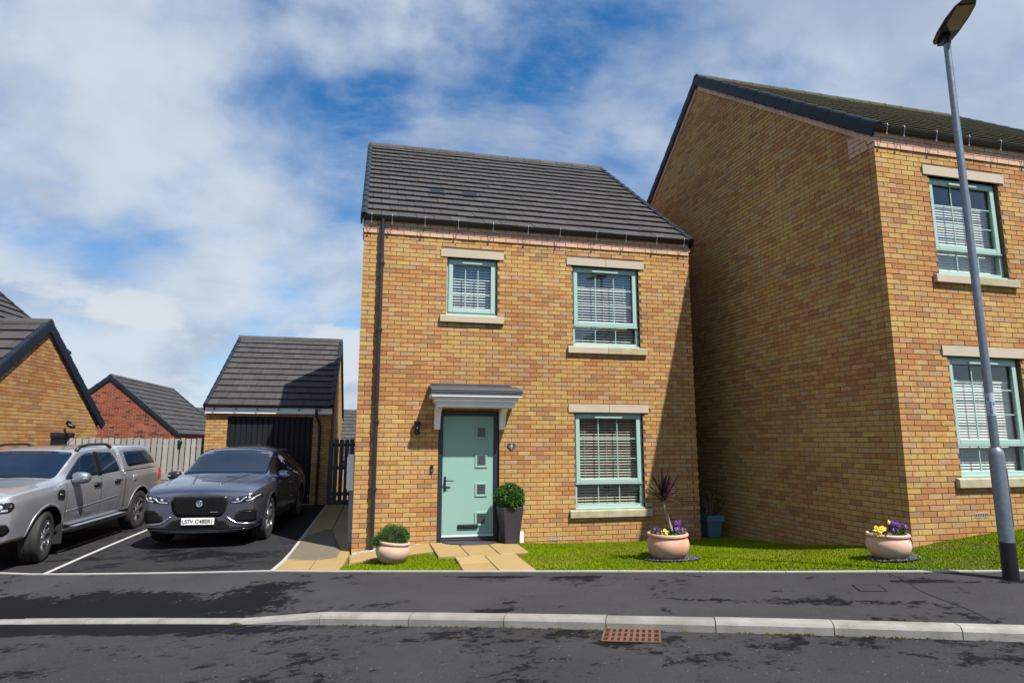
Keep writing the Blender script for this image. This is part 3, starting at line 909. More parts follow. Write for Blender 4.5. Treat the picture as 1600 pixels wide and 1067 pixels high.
def gutter(parent, x0, x1, y, z, brackets, rod=True):
    """half-round gutter along x; brackets: x positions of the metal hooks"""
    mb = MB(); n = 9; vs = []
    for x in (x0, x1):
        for r in (.044, .040):
            for k in range(n):
                a = math.pi + math.pi*k/(n-1)
                vs.append((x, y + r*math.cos(a), z + r*math.sin(a)))
    def idx(e, s, k): return e*2*n + s*n + k
    fs = []
    for k in range(n-1):
        fs += [(idx(0,0,k), idx(1,0,k), idx(1,0,k+1), idx(0,0,k+1)), (idx(0,1,k+1), idx(1,1,k+1), idx(1,1,k), idx(0,1,k))]
    for k in (0, n-1): fs.append((idx(0,0,k), idx(0,1,k), idx(1,1,k), idx(1,0,k)))
    for e in (0, 1): fs.append(tuple(idx(e,0,k) for k in range(n)))
    mb.add(vs, fs)
    mb.tube([(x0, y-.044, z), (x1, y-.044, z)], .006, 6)
    g = mb.build('gutter', M['black_plastic'], parent); fix_normals(g.data)
    if rod:
        b = MB()
        b.tube([(0, .03, .045), (0, -.066, .03), (0, -.072, .0), (0, -.062, -.03), (0, -.05, -.075), (0, -.045, -.125)], .0055, 6)
        b.tube([(-.010, -.052, -.118), (.012, -.036, -.132)], .011, 6)
        b.tube([(0, -.045, -.125), (0, .10, -.16)], .005, 6)
        me = b.mesh('gutter_bracket', M['steel_dull'])
        for x in brackets: link('gutter_bracket', me, g, (x, y, z))
    return g

def downpipe(parent, x, y, z0, z1, joints, swan=None, name='downpipe'):
    mb = MB()
    if swan: mb.tube(swan + [(x, y, z1), (x, y, z0)], .034, 12)
    else: mb.tube([(x, y, z1), (x, y, z0)], .034, 12)
    p = mb.build(name, M['black_plastic'], parent, True)
    smooth_by_angle(p, 50)
    for z in joints:
        c = MB(); c.lathe([(.041,-.03),(.043,-.02),(.043,.02),(.041,.03)], 12, (x, y, z)); c.box(x-.055, x+.055, y+.015, y+.06, z-.012, z+.012)
        c.build('pipe_clip', M['black_plastic'], p)
    return p

def stone_bar(parent, name, x0, x1, z0, z1, y0, y1, joints=(), moss=None, weather=False):
    cuts = [x0] + list(joints) + [x1]
    o = None
    for i, (a, b) in enumerate(zip(cuts[:-1], cuts[1:])):
        mb = MB()
        ga = .0025 if i else 0; gb = .0025 if i < len(cuts)-2 else 0
        if weather:
            poly = [(y0, z0), (y0, z1-.02), (y0+.05, z1), (y1, z1), (y1, z0)]
        else: poly = [(y0, z0), (y0, z1), (y1, z1), (y1, z0)]
        mb.prism(poly, lambda p, q: (a+ga, p, q), lambda p, q: (b-gb, p, q))
        k = mb.build(name, M['stone_moss'] if moss == i else M['stone'], parent, bevel=.004); fix_normals(k.data)
        o = o or k
    return o

def ring(mb, x0, x1, z0, z1, t, y0, y1, tb=None):
    tb = tb or t
    mb.box(x0, x0+t, y0, y1, z0, z1); mb.box(x1-t, x1, y0, y1, z0, z1)
    mb.box(x0+t, x1-t, y0, y1, z0, z0+tb); mb.box(x0+t, x1-t, y0, y1, z1-t, z1)
    return mb

def window(house, x0, x1, z0, z1, y, sash=True, slat_mat='slat', blind_top=0., tilt=28, split=.27, blind_gap=.036, curtain=False):
    """sage uPVC window set at depth y; sash: tall opening light above a shallow fixed light"""
    fr = ring(MB(), x0, x1, z0, z1, .055, y, y+.07, .075).build('window', M['upvc'], house, bevel=.006)
    panes = []
    if sash:
        zm = z0 + (z1-z0)*split
        MB().box(x0+.055, x1-.055, y+.004, y+.066, zm-.028, zm+.022).build('transom', M['upvc'], fr, bevel=.005)
        ring(MB(), x0+.035, x1-.035, zm-.012, z1-.035, .074, y-.022, y+.012).build('sash_frame', M['upvc'], fr, bevel=.008)
        MB().box(x0+.02, x1-.02, y-.028, y+.003, zm-.032, zm-.014).build('drip_rail', M['upvc'], fr, bevel=.004)
        panes = [(x0+.109, x1-.109, zm+.062, z1-.109, 3), (x0+.055, x1-.055, z0+.075, zm-.028, 1)]
    else:
        ring(MB(), x0+.035, x1-.035, z0+.055, z1-.035, .078, y-.022, y+.012).build('sash_frame', M['upvc'], fr, bevel=.008)
        panes = [(x0+.113, x1-.113, z0+.133, z1-.113, 3)]
    MB().box(x0+(x1-x0)*.30, x0+(x1-x0)*.70, y-.05, y-.02, z1-.098, z1-.07).build('trickle_vent', M['upvc'], fr, bevel=.004)
    MB().box(x0-.01, x1+.012, y-.055, y+.02, z0-.012, z0+.022).build('cill', M['upvc'], fr, bevel=.005)
    for a, b, c, d, rws in panes:
        MB().box(a-.004, b+.004, y+.022, y+.028, c-.004, d+.004).build('pane', M['glass'], fr)
        for k in (1, 2):
            xx = a + (b-a)*k/3
            MB().box(xx-.008, xx+.008, y+.008, y+.021, c, d).build('glazing_bar', M['upvc'], fr, bevel=.003)
        for k in range(1, rws):
            zz = c + (d-c)*k/rws
            MB().box(a, b, y+.010, y+.0195, zz-.008, zz+.008).build('glazing_bar', M['upvc'], fr, bevel=.003)
    # venetian blind, each slat
    sl = MB(); w = .024; a = RAD(tilt)
    W = (x1-x0)-.13
    sl.obox((0,0,0), ((1,0,0), (0,math.cos(a),math.sin(a)), (0,-math.sin(a),math.cos(a))), (W/2, w, .0011))
    sme = sl.mesh('slat', M[slat_mat])
    zt = z1 - .07 - blind_top*(z1-z0)
    z = z0 + .09
    yb = y + .115
    MB().box(x0+.065, x1-.065, yb-.02, yb+.02, zt, zt+.035).build('head_rail', M[slat_mat], fr)
    while z < zt:
        link('slat', sme, fr, ((x0+x1)/2, yb, z)); z += blind_gap
    for k in (.18, .5, .82):
        xx = x0 + (x1-x0)*k
        MB().box(xx-.002, xx+.002, yb-.026, yb-.024, z0+.08, zt).build('cord', M[slat_mat], fr)
    # room behind
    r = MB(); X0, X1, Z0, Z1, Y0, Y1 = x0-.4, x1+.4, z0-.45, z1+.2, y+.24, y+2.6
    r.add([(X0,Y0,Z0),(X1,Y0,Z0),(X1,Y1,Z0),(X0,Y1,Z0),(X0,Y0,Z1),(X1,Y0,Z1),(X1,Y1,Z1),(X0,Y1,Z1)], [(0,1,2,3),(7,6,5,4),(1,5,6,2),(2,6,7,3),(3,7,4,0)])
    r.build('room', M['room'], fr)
    return fr

PITCHT = math.tan(RAD(38))
def brick_house(name, label, loc, rotz, W, D, eave_z, base_z, pitch, windows, doors=(), band=True, n_brick=300, n_tile=300, pal=None, bmat=None, mortar=None,
                tiles=None, tmat=None, gauge=.36, tw=.30, sides=('front', 'left', 'right'), over=.14, gut=None, lintels=True, pipe=None, right_open=(), verge_drop=.13, verge_pink=False, cat='house', group=None, back=True, tile_back=True, gut_y=None):
    """gabled brick building, ridge along local x, front wall on local y = 0"""
    root = thing(name, label, cat, loc, rotz, group)
    pal = pal or BUFF; bmat = bmat or M['brick']; mortar = mortar or M['mortar']; tiles = tiles or TILE_T; tmat = tmat or M['tile']
    mw = Matrix.Translation(Vector(loc)) @ Matrix.Rotation(rotz, 4, 'Z')
    tp = math.tan(RAD(pitch)); cp, sp = math.cos(RAD(pitch)), math.sin(RAD(pitch))
    zt = eave_z + .28 if band else eave_z
    apex = zt + (D/2)*tp
    B = Bricks(root, pal, bmat)
    op = [(a, b, c, d) for a, b, c, d in windows] + [(a, b, c, d) for a, b, c, d in doors]
    w = wall_panel('front_wall', root, (0,0), (1,0), (0,-1), base_z, zt, MORTAR_IN, W-MORTAR_IN, op, mortar)
    nb = int(round((eave_z - base_z)/.075))
    bop = list(op)
    if lintels:
        bop += [(a-.113, b+.113, d, d+.15) for a, b, c, d in windows] + [(a-.113, b+.113, c-.15, c) for a, b, c, d in windows]
    if 'front' in sides:
        qf = lambda k: (.1125, .1125) if k % 2 else (0, 0)
        B.wall(w, (0,0), (1,0), (0,-1), eave_z - nb*.075, nb, lambda z: (0, W), bop, quoin=qf, full=W)
        if band: B.wall(w, (0,0), (1,0), (0,-1), eave_z, 4, lambda z: (-.02, W+.02), (), PINK, M['band'], .02, depth=.122)
    sl = lambda z: None
    for sd_, O, ud, nd in (('left', (0, D), (0,-1), (-1,0)), ('right', (W, 0), (0,1), (1,0))):
        ops = right_open if sd_ == 'right' else ()
        ua, ub = (.281, D-.281)
        g = wall_panel(sd_+'_wall', root, O, ud, nd, base_z, zt, ua, ub, ops, mortar, gable=(.012, D-.012, D/2, apex-.012*tp))
        if sd_ in sides:
            nc = int((apex - (eave_z - nb*.075))/.075)
            def span(z):
                h = max(0, (z + .04 - zt)/tp)
                return (h, D-h) if D - 2*h > .1 else None
            qs = (lambda k: (0, 0) if k % 2 else (.1125, .1125)) if 'front' in sides else None
            if band:
                q = [(D-.46, D+.1, eave_z, eave_z+.30), (-.1, .46, eave_z, eave_z+.30)]
                B.wall(g, O, ud, nd, eave_z - nb*.075, nc, span, list(ops) + q, quoin=qs, full=D)
                B.wall(g, O, ud, nd, eave_z, 4, lambda z: (D-.45, D-.106), (), PINK, M['band'], .02, depth=.122)
                B.wall(g, O, ud, nd, eave_z, 4, lambda z: (.106, .45), (), PINK, M['band'], .02, depth=.122)
            else: B.wall(g, O, ud, nd, eave_z - nb*.075, nc, span, ops, quoin=qs, full=D)
    if back:
        wall_panel('rear_wall', root, (W, D), (-1,0), (0,1), base_z, zt, MORTAR_IN, W-MORTAR_IN, (), M['plain_wall'])
    B.finish(n_brick)
    # roof
    sl_len = (D/2 + over)/cp
    rf = MB()
    zf = zt - over*tp + .02
    for s in (0, 1):
        y0, ym = (-over, D/2) if s == 0 else (D+over, D/2)
        n = Vector((0, -sp, cp)) if s == 0 else Vector((0, sp, cp))
        for dz in (0,):
            a = [Vector((-.012, y0, zf)), Vector((W+.012, y0, zf)), Vector((W+.012, ym, zf+sl_len*sp)), Vector((-.012, ym, zf+sl_len*sp))]
            b = [p - n*.03 for p in a]
            rf.add(a+b, [(0,1,2,3),(7,6,5,4),(0,4,5,1),(1,5,6,2),(2,6,7,3),(3,7,4,0)])
    roof = rf.build('roof', M['black_plastic'], root); fix_normals(roof.data)
    rows, g = roof_slope(roof, (-.02, -over-.03, zf-.02), (1,0,0), (0,cp,sp), (0,-sp,cp), W+.04, sl_len+.02, gauge, tw, n_tile, tiles, tmat, mw=mw)
    if tile_back: roof_slope(roof, (W+.02, D+over+.03, zf-.02), (-1,0,0), (0,-cp,sp), (0,sp,cp), W+.04, sl_len+.02, gauge, tw, 0, tiles, tmat, mw=mw)
    L2 = sl_len + .02
    for sx, x in ((-1, -.022), (1, W+.022)):
        verge_run(roof, (x, -over-.035, zf-.02), (0,cp,sp), (0,-sp,cp), (sx,0,0), L2, g, M['verge'], verge_drop)
        verge_run(roof, (x, D+over+.035, zf-.02), (0,-cp,sp), (0,sp,cp), (sx,0,0), L2, g, M['verge'], verge_drop)
    ridge_run(roof, (-.05, D/2, zf+sl_len*sp+.055), (1,0,0), W+.10, tmat, tiles)
    if verge_pink:
        for x0_, x1_ in ((-.022, .10), (W-.10, W+.022)):
            for s in (0, 1):
                y0 = .02 if s == 0 else D-.02; dy = 1 if s == 0 else -1
                a0 = zt + .02*tp
                n = 40; ln = D/2-.06
                for k in range(n):
                    t0, t1 = ln*k/n + .003, ln*(k+1)/n - .003
                    mb = MB()
                    v = []
                    for t in (t0, t1):
                        for x in (x0_, x1_):
                            for dz in (-.225, -.10): v.append((x, y0+dy*t, a0+t*tp+dz))
                    mb.add(v, [(0,1,3,2),(4,6,7,5),(0,4,5,1),(2,3,7,6),(1,5,7,3),(0,2,6,4)], random.choice(PINK))
                    o = mb.build('verge_brick', M['band'], roof); fix_normals(o.data)
    gt = None
    if gut is not None:
        gt = gutter(root, -.06, W+.06, -over-.035 if gut_y is None else gut_y, zf+.022, gut)
    if lintels:
        for (a, b, c, d) in windows:
            wide = b-a > 1.1
            stone_bar(root, 'lintel', a-.113, b+.113, d, d+.145, -.018, .1, [(a+b)/2] if wide else [])
            stone_bar(root, 'sill', a-.113, b+.113, c-.135, c-.005, -.06, .14, [(a+b)/2] if wide and d > 3 else [], moss=(1 if d > 3 else 0) if wide else None, weather=True)
    return root, zf, roof
# ------------------------------------------------------------------ the house with the sage door
WIN = [(1.43, 2.33, 3.895, 4.92), (3.725, 5.02, 3.43, 4.92), (3.725, 5.02, .58, 2.245)]
DOOR = (1.335, 2.375, .085, 2.25)
gb = [.12, .46, 1.02, 1.60, 2.22, 2.86, 3.46, 4.16, 4.74, 5.36, 5.92]
house, zf_h, roof_h = brick_house('detached_house', 'detached buff brick house with sage green front door and grey tiled roof', (0,0,0), 0, 6.075, 9.0, 5.25, -.3, 37.4, WIN, [DOOR], gut=gb, over=.06, gut_y=-.078, n_brick=300, n_tile=300)
window(house, *WIN[0], .075, sash=False, tilt=42, blind_gap=.050)
window(house, *WIN[1], .075, tilt=40, blind_gap=.050)
window(house, *WIN[2], .075, slat_mat='slat_cream', tilt=31, blind_gap=.048)
downpipe(house, .31, -.075, T(.31,-.07)-.05, 5.25, [4.72, 3.57, 2.05, .98], swan=[(.31, -.078, 5.50), (.31, -.076, 5.42)])
# roof vents
for x, in ((1.36,), (2.02,)):
    tp = math.tan(RAD(37.4)); cp, sp = math.cos(RAD(37.4)), math.sin(RAD(37.4))
    s = 1.83
    mb = MB()
    O = Vector((x, -.09 + s*cp, zf_h - .02 + s*sp)); n = Vector((0,-sp,cp)); sd = Vector((0,cp,sp))
    mb.obox(O + n*.066, ((1,0,0), sd, n), (.16, .11, .014))
    for k in range(5): mb.obox(O + n*.084 + sd*(-.10+k*.05), ((1,0,0), sd, n), (.145, .010, .005))
    mb.build('tile_vent', M['vent'], roof_h)

# front door
x0, x1, z0, z1 = DOOR
door = MB()
yd = .06
ring(door, x0, x1, z0+.0, z1, .085, yd-.015, yd+.07, .10)
dfr = door.build('door_frame', M['frame_dark'], house, bevel=.006)
MB().box(x0-.03, x1+.03, -.075, yd+.06, z0-.005, z0+.035).build('threshold', M['frame_dark'], dfr, bevel=.006)
MB().box(x0+.05, x1-.05, -.02, yd, z0+.035, z0+.075).build('weather_bar', M['frame_dark'], dfr, bevel=.005)
lx0, lx1, lz0, lz1 = x0+.087, x1-.087, z0+.102, z1-.087
leaf = MB().box(lx0, lx1, yd+.012, yd+.058, lz0, lz1).build('door', M['door'], house, bevel=.003)
MB().box(lx0-.001, lx1+.001, yd+.002, yd+.011, lz0, lz0+.022).build('drip_bar', M['white_pl'], leaf)
cx = lx0 + (lx1-lx0)*.755
for k in range(4):
    cz = lz1 - .275 - k*.475
    ring(MB(), cx-.105, cx+.105, cz-.115, cz+.115, .035, yd-.004, yd+.0115).build('glazing_frame', M['door'], leaf, bevel=.006)
    MB().box(cx-.07, cx+.07, yd+.004, yd+.0117, cz-.08, cz+.08).build('pane', M['pane_lead'], leaf)
    q = MB(); ring(q, cx-.045, cx+.045, cz-.055, cz+.055, .009, yd-.001, yd+.0038); ring(q, cx-.02, cx+.02, cz-.03, cz+.03, .006, yd-.001, yd+.0035)
    q.build('lead_came', M['lead'], leaf)
lp = MB().box(lx0+.265, lx0+.605, yd-.012, yd+.0115, lz0+.125, lz0+.195).build('letter_plate', M['frame_dark'], leaf, bevel=.006)
MB().box(lx0+.285, lx0+.585, yd-.020, yd-.0125, lz0+.138, lz0+.182).build('flap', M['dark_metal'], lp, bevel=.004)
hx = lx0 + .045; hz = lz0 + .865
hd = MB().box(hx-.016, hx+.016, yd-.004, yd+.0115, hz-.13, hz+.11).build('handle', M['dark_metal'], leaf, bevel=.006)
MB().tube([(hx, yd-.004, hz+.04), (hx, yd-.05, hz+.04), (hx+.03, yd-.058, hz+.04), (hx+.135, yd-.055, hz+.038)], .010, 8).build('lever', M['dark_metal'], hd, True)
MB().tube([(hx, yd-.004, hz-.055), (hx, yd-.03, hz-.055), (hx+.07, yd-.028, hz-.055)], .006, 8).build('key', M['dark_metal'], hd, True)
MB().lathe([(.011,0),(.011,.02)], 10, (hx, yd-.02, hz-.055), 'y').build('key_barrel', M['chrome'], hd)

# half-round mat at the threshold
mt = MB(); pts = [(-.47, 0)] + [(-.47*math.cos(math.pi*k/20), -.36*math.sin(math.pi*k/20)) for k in range(1, 20)] + [(.47, 0)]
mx = (x0+x1)/2 + .03
mt.prism(pts, lambda a, b: (mx+a, -.08+b, T(mx+a, -.08+b)+.013), lambda a, b: (mx+a*.98, -.08+b*.98, T(mx+a, -.08+b)+.034))
o = mt.build('door_mat', M['planter_dark']); fix_normals(o.data)
tag(o, 'dark half-round mat on the paving at the front door', 'door mat')

# moulded canopy over the door
can = thing('door_canopy', 'white moulded canopy with flat lead-grey top over the front door', 'canopy', (0, 0, 0))
cx0, cx1 = 1.205, 2.61
steps = [(.40, 2.285, 2.335, .0), (.412, 2.335, 2.365, 0), (.435, 2.365, 2.42, 0), (.455, 2.42, 2.445, 0), (.495, 2.445, 2.505, 0)]
for dpt, a, b, _ in steps:
    e = dpt - .40
    mb = MB().box(cx0+.06-e*1.1, cx1-.06+e*1.1, -dpt, .0-.009, a, b-.001)
    mb.build('cornice_step', M['white_pl'], can, bevel=.012, seg=3)
MB().box(cx0-.055, cx1+.055, -.52, -.009, 2.506, 2.555).build('canopy_roof', M['lead'], can, bevel=.006)
mb = MB(); P = [(-.525, 2.556), (-.515, 2.572), (-.009, 2.665), (-.009, 2.556)]
mb.prism(P, lambda y, z: (cx0-.05, y, z), lambda y, z: (cx1+.05, y, z)); o = mb.build('roof_slope', M['lead'], can); fix_normals(o.data)
MB().box(cx0-.02, cx1-.06, -.045, -.009, 2.655, 2.70).build('flashing', M['lead'], can, bevel=.005)
for xa in (1.305, 2.41):
    mb = MB()
    poly = [(-.009, 1.93), (-.07, 1.93), (-.085, 1.98), (-.10, 2.06), (-.135, 2.14), (-.20, 2.21), (-.28, 2.25), (-.32, 2.26), (-.32, 2.284), (-.009, 2.284)]
    mb.prism(poly, lambda y, z: (xa-.05, y, z), lambda y, z: (xa+.05, y, z))
    o = mb.build('bracket', M['white_pl'], can, bevel=.006); fix_normals(o.data)

# things on the wall
lamp = thing('wall_lamp', 'black up-and-down wall lamp left of the front door', 'wall lamp', (.975, 0, 1.95))
MB().box(-.035, .035, -.02, -.003, -.07, .07).build('back_plate', M['dark_metal'], lamp, bevel=.005)
MB().lathe([(.046,-.105),(.05,-.10),(.05,-.055),(.040,-.05),(.040,.05),(.05,.055),(.055,.11),(.050,.115)], 16, (0,-.075,0)).build('lamp_body', M['dark_metal'], lamp, True)
MB().lathe([(.012,-.002),(.012,.004)], 10, (0,-.118,.005), 'y').build('sensor', M['white_pl'], lamp)
bell = thing('doorbell', 'slim black doorbell beside the front door', 'doorbell', (1.235, 0, 1.29))
MB().box(-.024, .024, -.030, -.003, -.065, .065).build('bell_case', M['dark_metal'], bell, bevel=.012, seg=3)
MB().lathe([(.015,-.035),(.015,-.030)], 14, (0,0,-.03), 'y').build('button', M['steel'], bell)
MB().lathe([(.010,-.034),(.010,-.030)], 14, (0,0,.035), 'y').build('lens', M['glass'], bell)
hs = thing('house_sign', 'heart-shaped slate sign on the wall right of the front door', 'sign', (2.585, 0, 1.655))
pts = []
for k in range(40):
    a = 2*math.pi*k/40
    pts.append((.0047*16*math.sin(a)**3, .0047*(13*math.cos(a)-5*math.cos(2*a)-2*math.cos(3*a)-math.cos(4*a))))
mb = MB(); mb.prism(pts, lambda a, b: (a, -.003, b), lambda a, b: (a, -.014, b)); o = mb.build('slate_heart', M['slate'], hs, bevel=.002); fix_normals(o.data)
def text_part(txt, parent, loc, rot, size, material, name='lettering', extrude=.0015, align='CENTER', bold=0.):
    cu = bpy.data.curves.new(name, 'FONT'); cu.body = txt; cu.size = size; cu.extrude = extrude; cu.align_x = align; cu.align_y = 'CENTER'; cu.offset = bold
    tmp = bpy.data.objects.new('tmp', cu); COL.objects.link(tmp)
    dg = bpy.context.evaluated_depsgraph_get()
    me = bpy.data.meshes.new_from_object(tmp.evaluated_get(dg)); bpy.data.objects.remove(tmp)
    me.materials.clear(); me.materials.append(material)
    o = link(name, me, parent, loc, rot)
    return o
text_part('8', hs, (0, -.016, -.002), (RAD(90), 0, 0), .075, M['white_ink'], 'numeral')
MB().lathe([(.006,-.018),(.006,-.014)], 10, (0,0,-.047), 'y').build('stud', M['white_ink'], hs)
air_t = [(.40,.33,.28)]
for nm, xx, zz in (('air_brick', 3.33, .11), ('air_brick', 4.98, .145)):
    ab = MB().box(xx-.108, xx+.108, -.006, .05, zz-.033, zz+.033, (.42,.34,.29)).build(nm, M['band'], house)
    for k in range(7):
        for j in (-1, 0, 1): MB().box(xx-.09+k*.03-.008, xx-.09+k*.03+.008, -.0085, -.004, zz+j*.019-.005, zz+j*.019+.005).build('vent_slot', M['hole'], ab) if j else None
# meter box on the drive-side wall
mbx = thing('meter_box', 'pale grey meter box on the drive side of the house', 'meter box', (-.06, .55, 1.22))
MB().box(-.055, .05, -.22, .22, -.29, .29).build('case', M['white_pl'], mbx, bevel=.012)
MB().box(-.068, -.056, -.19, .19, -.26, .26).build('lid', M['white_pl'], mbx, bevel=.006)
MB().lathe([(.012,-.01),(.012,0)], 10, (-.068, -.14, 0), 'x').build('lock', M['dark_metal'], mbx)
MB().box(-.02, .05, -.03, .03, -1.25, -.291).build('supply_duct', M['steel_dull'], mbx, bevel=.006)
# small white post tucked beside the planter
wp = thing('cable_cover', 'short white cover low on the wall behind the tall planter', 'cover', (2.745, -.03, T(2.745,-.03)))
MB().box(-.035, .04, -.04, .022, -.02, .17).build('cover_body', M['white_pl'], wp, bevel=.015)

# ------------------------------------------------------------------ neighbour on the right
NB = (7.143, -3.475, .68)
NWIN = [(.925, 2.215, 3.43, 4.92), (.925, 2.215, .58, 2.245)]
nhouse, zf_n, roof_n = brick_house('neighbour_house', 'taller-standing buff brick house at the right with shaded gable wall and mossy roof', NB, RAD(1.0), 7.2, 9.0, 5.25, -1.125, 37.6,
    NWIN, over=.06, gut_y=-.078, gut=[.12, .42, 1.0, 1.6, 2.2, 2.8, 3.4, 4.0], n_brick=300, n_tile=60, tiles=MOSS_T, tmat=M['tile_moss'], verge_pink=True, verge_drop=.125)
window(nhouse, *NWIN[0], .075, tilt=60, blind_top=.22, blind_gap=.040)
window(nhouse, *NWIN[1], .075, tilt=58, blind_top=.17, blind_gap=.040)
ab = MB().box(1.18-.108, 1.18+.108, -.006, .05, .05, .116, (.45,.38,.35)).build('air_brick', M['band'], nhouse)
for k in range(7): MB().box(1.18-.09+k*.03-.008, 1.18-.09+k*.03+.008, -.0085, -.004, .065, .10).build('vent_slot', M['hole'], ab)

# ------------------------------------------------------------------ garage on the drive
GX0, GX1, GY, GZ = -3.88, -.775, 7.0, .085
GW = GX1 - GX0
gar, zf_g, roof_g = brick_house('garage', 'single buff brick garage with navy up-and-over door behind the grey car', (GX0, GY, GZ), 0, GW, 7.2, 2.585, -.3, 32.2, [], [(.52, 2.645, .0, 2.29)],
    band=False, n_brick=190, n_tile=170, gauge=.365, tw=.30, over=.09, gut_y=-.155, gut=[], lintels=False, cat='garage')
MB().box(-.02, GW+.02, -.10, -.012, 2.36, 2.515).build('fascia', M['white_pl'], gar, bevel=.004)
for k in range(6): MB().box(.2+k*.52-.012, .2+k*.52+.012, -.16, -.10, 2.455, 2.50).build('gutter_clip', M['black_plastic'], gar)
gd = MB(); ring(gd, .52, 2.645, 0, 2.29, .05, .05, .12, .01); gdf = gd.build('garage_door_frame', M['garage_door'], gar)
n = 15
for k in range(n):
    a = .572 + k*(2.02/n)
    mb = MB(); w = 2.02/n
    mb.prism([(0, .0), (.012, -.014), (w-.024, -.014), (w-.012, 0), (w-.004, 0), (w-.004, .02), (0, .02)], lambda p, q: (a+p, .075+q, .015), lambda p, q: (a+p, .075+q, 2.238))
    o = mb.build('door_rib', M['garage_door'], gdf); fix_normals(o.data)
MB().box(1.53, 1.64, .035, .062, .98, 1.03).build('handle', M['dark_metal'], gdf, bevel=.006)
downpipe(gar, 2.82, -.06, -.1, 2.05, [1.9, 1.0, .3], swan=[(2.72, -.155, 2.50), (2.72, -.15, 2.32), (2.80, -.08, 2.14)])
MB().box(.5, 2.7, -.03, .06, -.09, .006).build('door_step', M['stone'], gar)

# gate between garage and house
gt = thing('side_gate', 'dark grey slatted side gate between the garage and the house', 'gate', (-.39, 6.92, .09))
for k in range(6):
    xx = -.35 + k*.135
    MB().box(xx-.055, xx+.055, -.012, .012, .03, 1.70 + .01*math.sin(k*2.1)).build('board', M['wood_dark'], gt, bevel=.003)
for z in (.28, .95, 1.55): MB().box(-.41, .40, .013, .055, z-.045, z+.045).build('rail', M['wood_dark'], gt)
for xx in (-.385, .385): MB().box(xx-.03, xx+.03, .057, .12, -.1, 1.68).build('post', M['wood_dark'], gt)
MB().tube([(.2,-.013,1.0),(.2,-.04,1.0),(.27,-.04,1.0),(.27,-.013,1.0)], .008, 6).build('latch', M['steel_dull'], gt)

# ------------------------------------------------------------------ fence behind the cars
random.seed(5)
FA, FB = Vector((-6.66, 5.98, 0)), Vector((-3.90, 7.20, 0))
fdir = (FB-FA).normalized(); flen = (FB-FA).length
fence = thing('timber_fence', 'weathered grey timber board fence between the two garages', 'fence', (FA.x, FA.y, 0), math.atan2(fdir.y, fdir.x))
nbd = int(flen/.128)
for k in range(nbd):
    xx = .06 + k*.128; t = random.uniform(.22, .32); lean = random.uniform(-.006, .006)
    mb = MB(); top = 1.80 + random.uniform(-.012, .012); w = random.uniform(.049, .056); y = random.uniform(-.004, .003)
    mb.add([(xx-w, y, .95), (xx+w, y, .95), (xx+w, y+.02, .95), (xx-w, y+.02, .95), (xx-w+lean, y, top), (xx+w+lean, y, top), (xx+w+lean, y+.02, top), (xx-w+lean, y+.02, top)],
           [(0,3,2,1),(4,5,6,7),(0,1,5,4),(1,2,6,5),(2,3,7,6),(3,0,4,7)], (t, t*.96, t*.92))
    mb.build('board', M['wood'], fence)
for k in range(nbd):
    xx = .124 + k*.128
    MB().box(xx-.05, xx+.05, .062, .08, 1.0, 1.76, (.10,.09,.08)).build('back_board', M['wood'], fence)
for z in (1.08, 1.62): MB().box(0, flen, .026, .06, z-.035, z+.035, (.14,.13,.115)).build('rail', M['wood'], fence)
MB().box(0, flen, -.01, .03, .78, .945, (.22,.22,.20)).build('gravel_board', M['wood'], fence, bevel=.004)
MB().box(0, flen, .0, .05, -.3, .778, (.11,.10,.09)).build('retaining_board', M['wood'], fence)
for xx in (.03, flen*.5, flen-.03): MB().box(xx-.05, xx+.05, .085, .18, -.3, 1.82, (.18,.165,.15)).build('post', M['wood'], fence)
cl = thing('fence_lamp', 'small black lamp fixed near the top of the timber fence', 'lamp', tuple(FA + fdir*(flen*.80) + Vector((0,0,1.70))), math.atan2(fdir.y, fdir.x))
MB().box(-.04, .04, -.03, -.006, -.06, .06).build('lamp_plate', M['dark_metal'], cl, bevel=.006)
MB().lathe([(.035,-.05),(.045,-.04),(.045,.03),(.03,.05)], 12, (.01,-.06,.0)).build('lamp_head', M['dark_metal'], cl, True)
# stack of loose timber in front of the fence
def plank(nm, lab, c, rz, L, w, h, tone, mtl='timber_new', tilt=0.):
    mb = MB().obox((0,0,0), ((math.cos(tilt),0,math.sin(tilt)),(0,1,0),(-math.sin(tilt),0,math.cos(tilt))), (L/2, w/2, h/2), tone)
    o = mb.build(nm, M[mtl], None, bevel=.003); o.location = c; o.rotation_euler = (0, 0, rz)
    return tag(o, lab, 'timber', 'timber stacked by the fence')
zz = T(-4.5, 6.3)
specs = [(.0, .06, .9, (.30,.21,.12)), (.14, .05, .8, (.17,.14,.11)), (.26, .07, 1.0, (.38,.28,.17)), (.39, .05, .85, (.20,.16,.12)), (.51, .07, .95, (.40,.30,.18)), (.63, .04, .7, (.10,.085,.07))]
names = ['lowest sawn timber in the stack by the fence', 'dark timber second from the ground in the fence stack', 'pale timber third from the ground in the fence stack', 'brown timber fourth from the ground in the fence stack', 'pale timber second from the top of the fence stack', 'thin dark timber on top of the fence stack']
for (h, th, L, tn), lb in zip(specs, names):
    plank('timber_length', lb, (-4.62 + random.uniform(-.05,.05), 6.35, zz + h + .065), random.uniform(-.08,.12), L*1.25, .28, .12, tn)
for k, (dx, hh, tn) in enumerate(((.18, .26, (.45,.34,.20)), (.26, .22, (.50,.40,.26)))):
    o = MB().box(-.035, .035, -.02, .02, 0, hh, tn).build('timber_offcut', M['timber_new'], None, bevel=.003); o.location = (-4.42+dx, 6.32, zz+.755)
    tag(o, ['shorter', 'paler'][k] + ' upright offcut on the timber stack by the fence', 'timber', 'timber stacked by the fence')

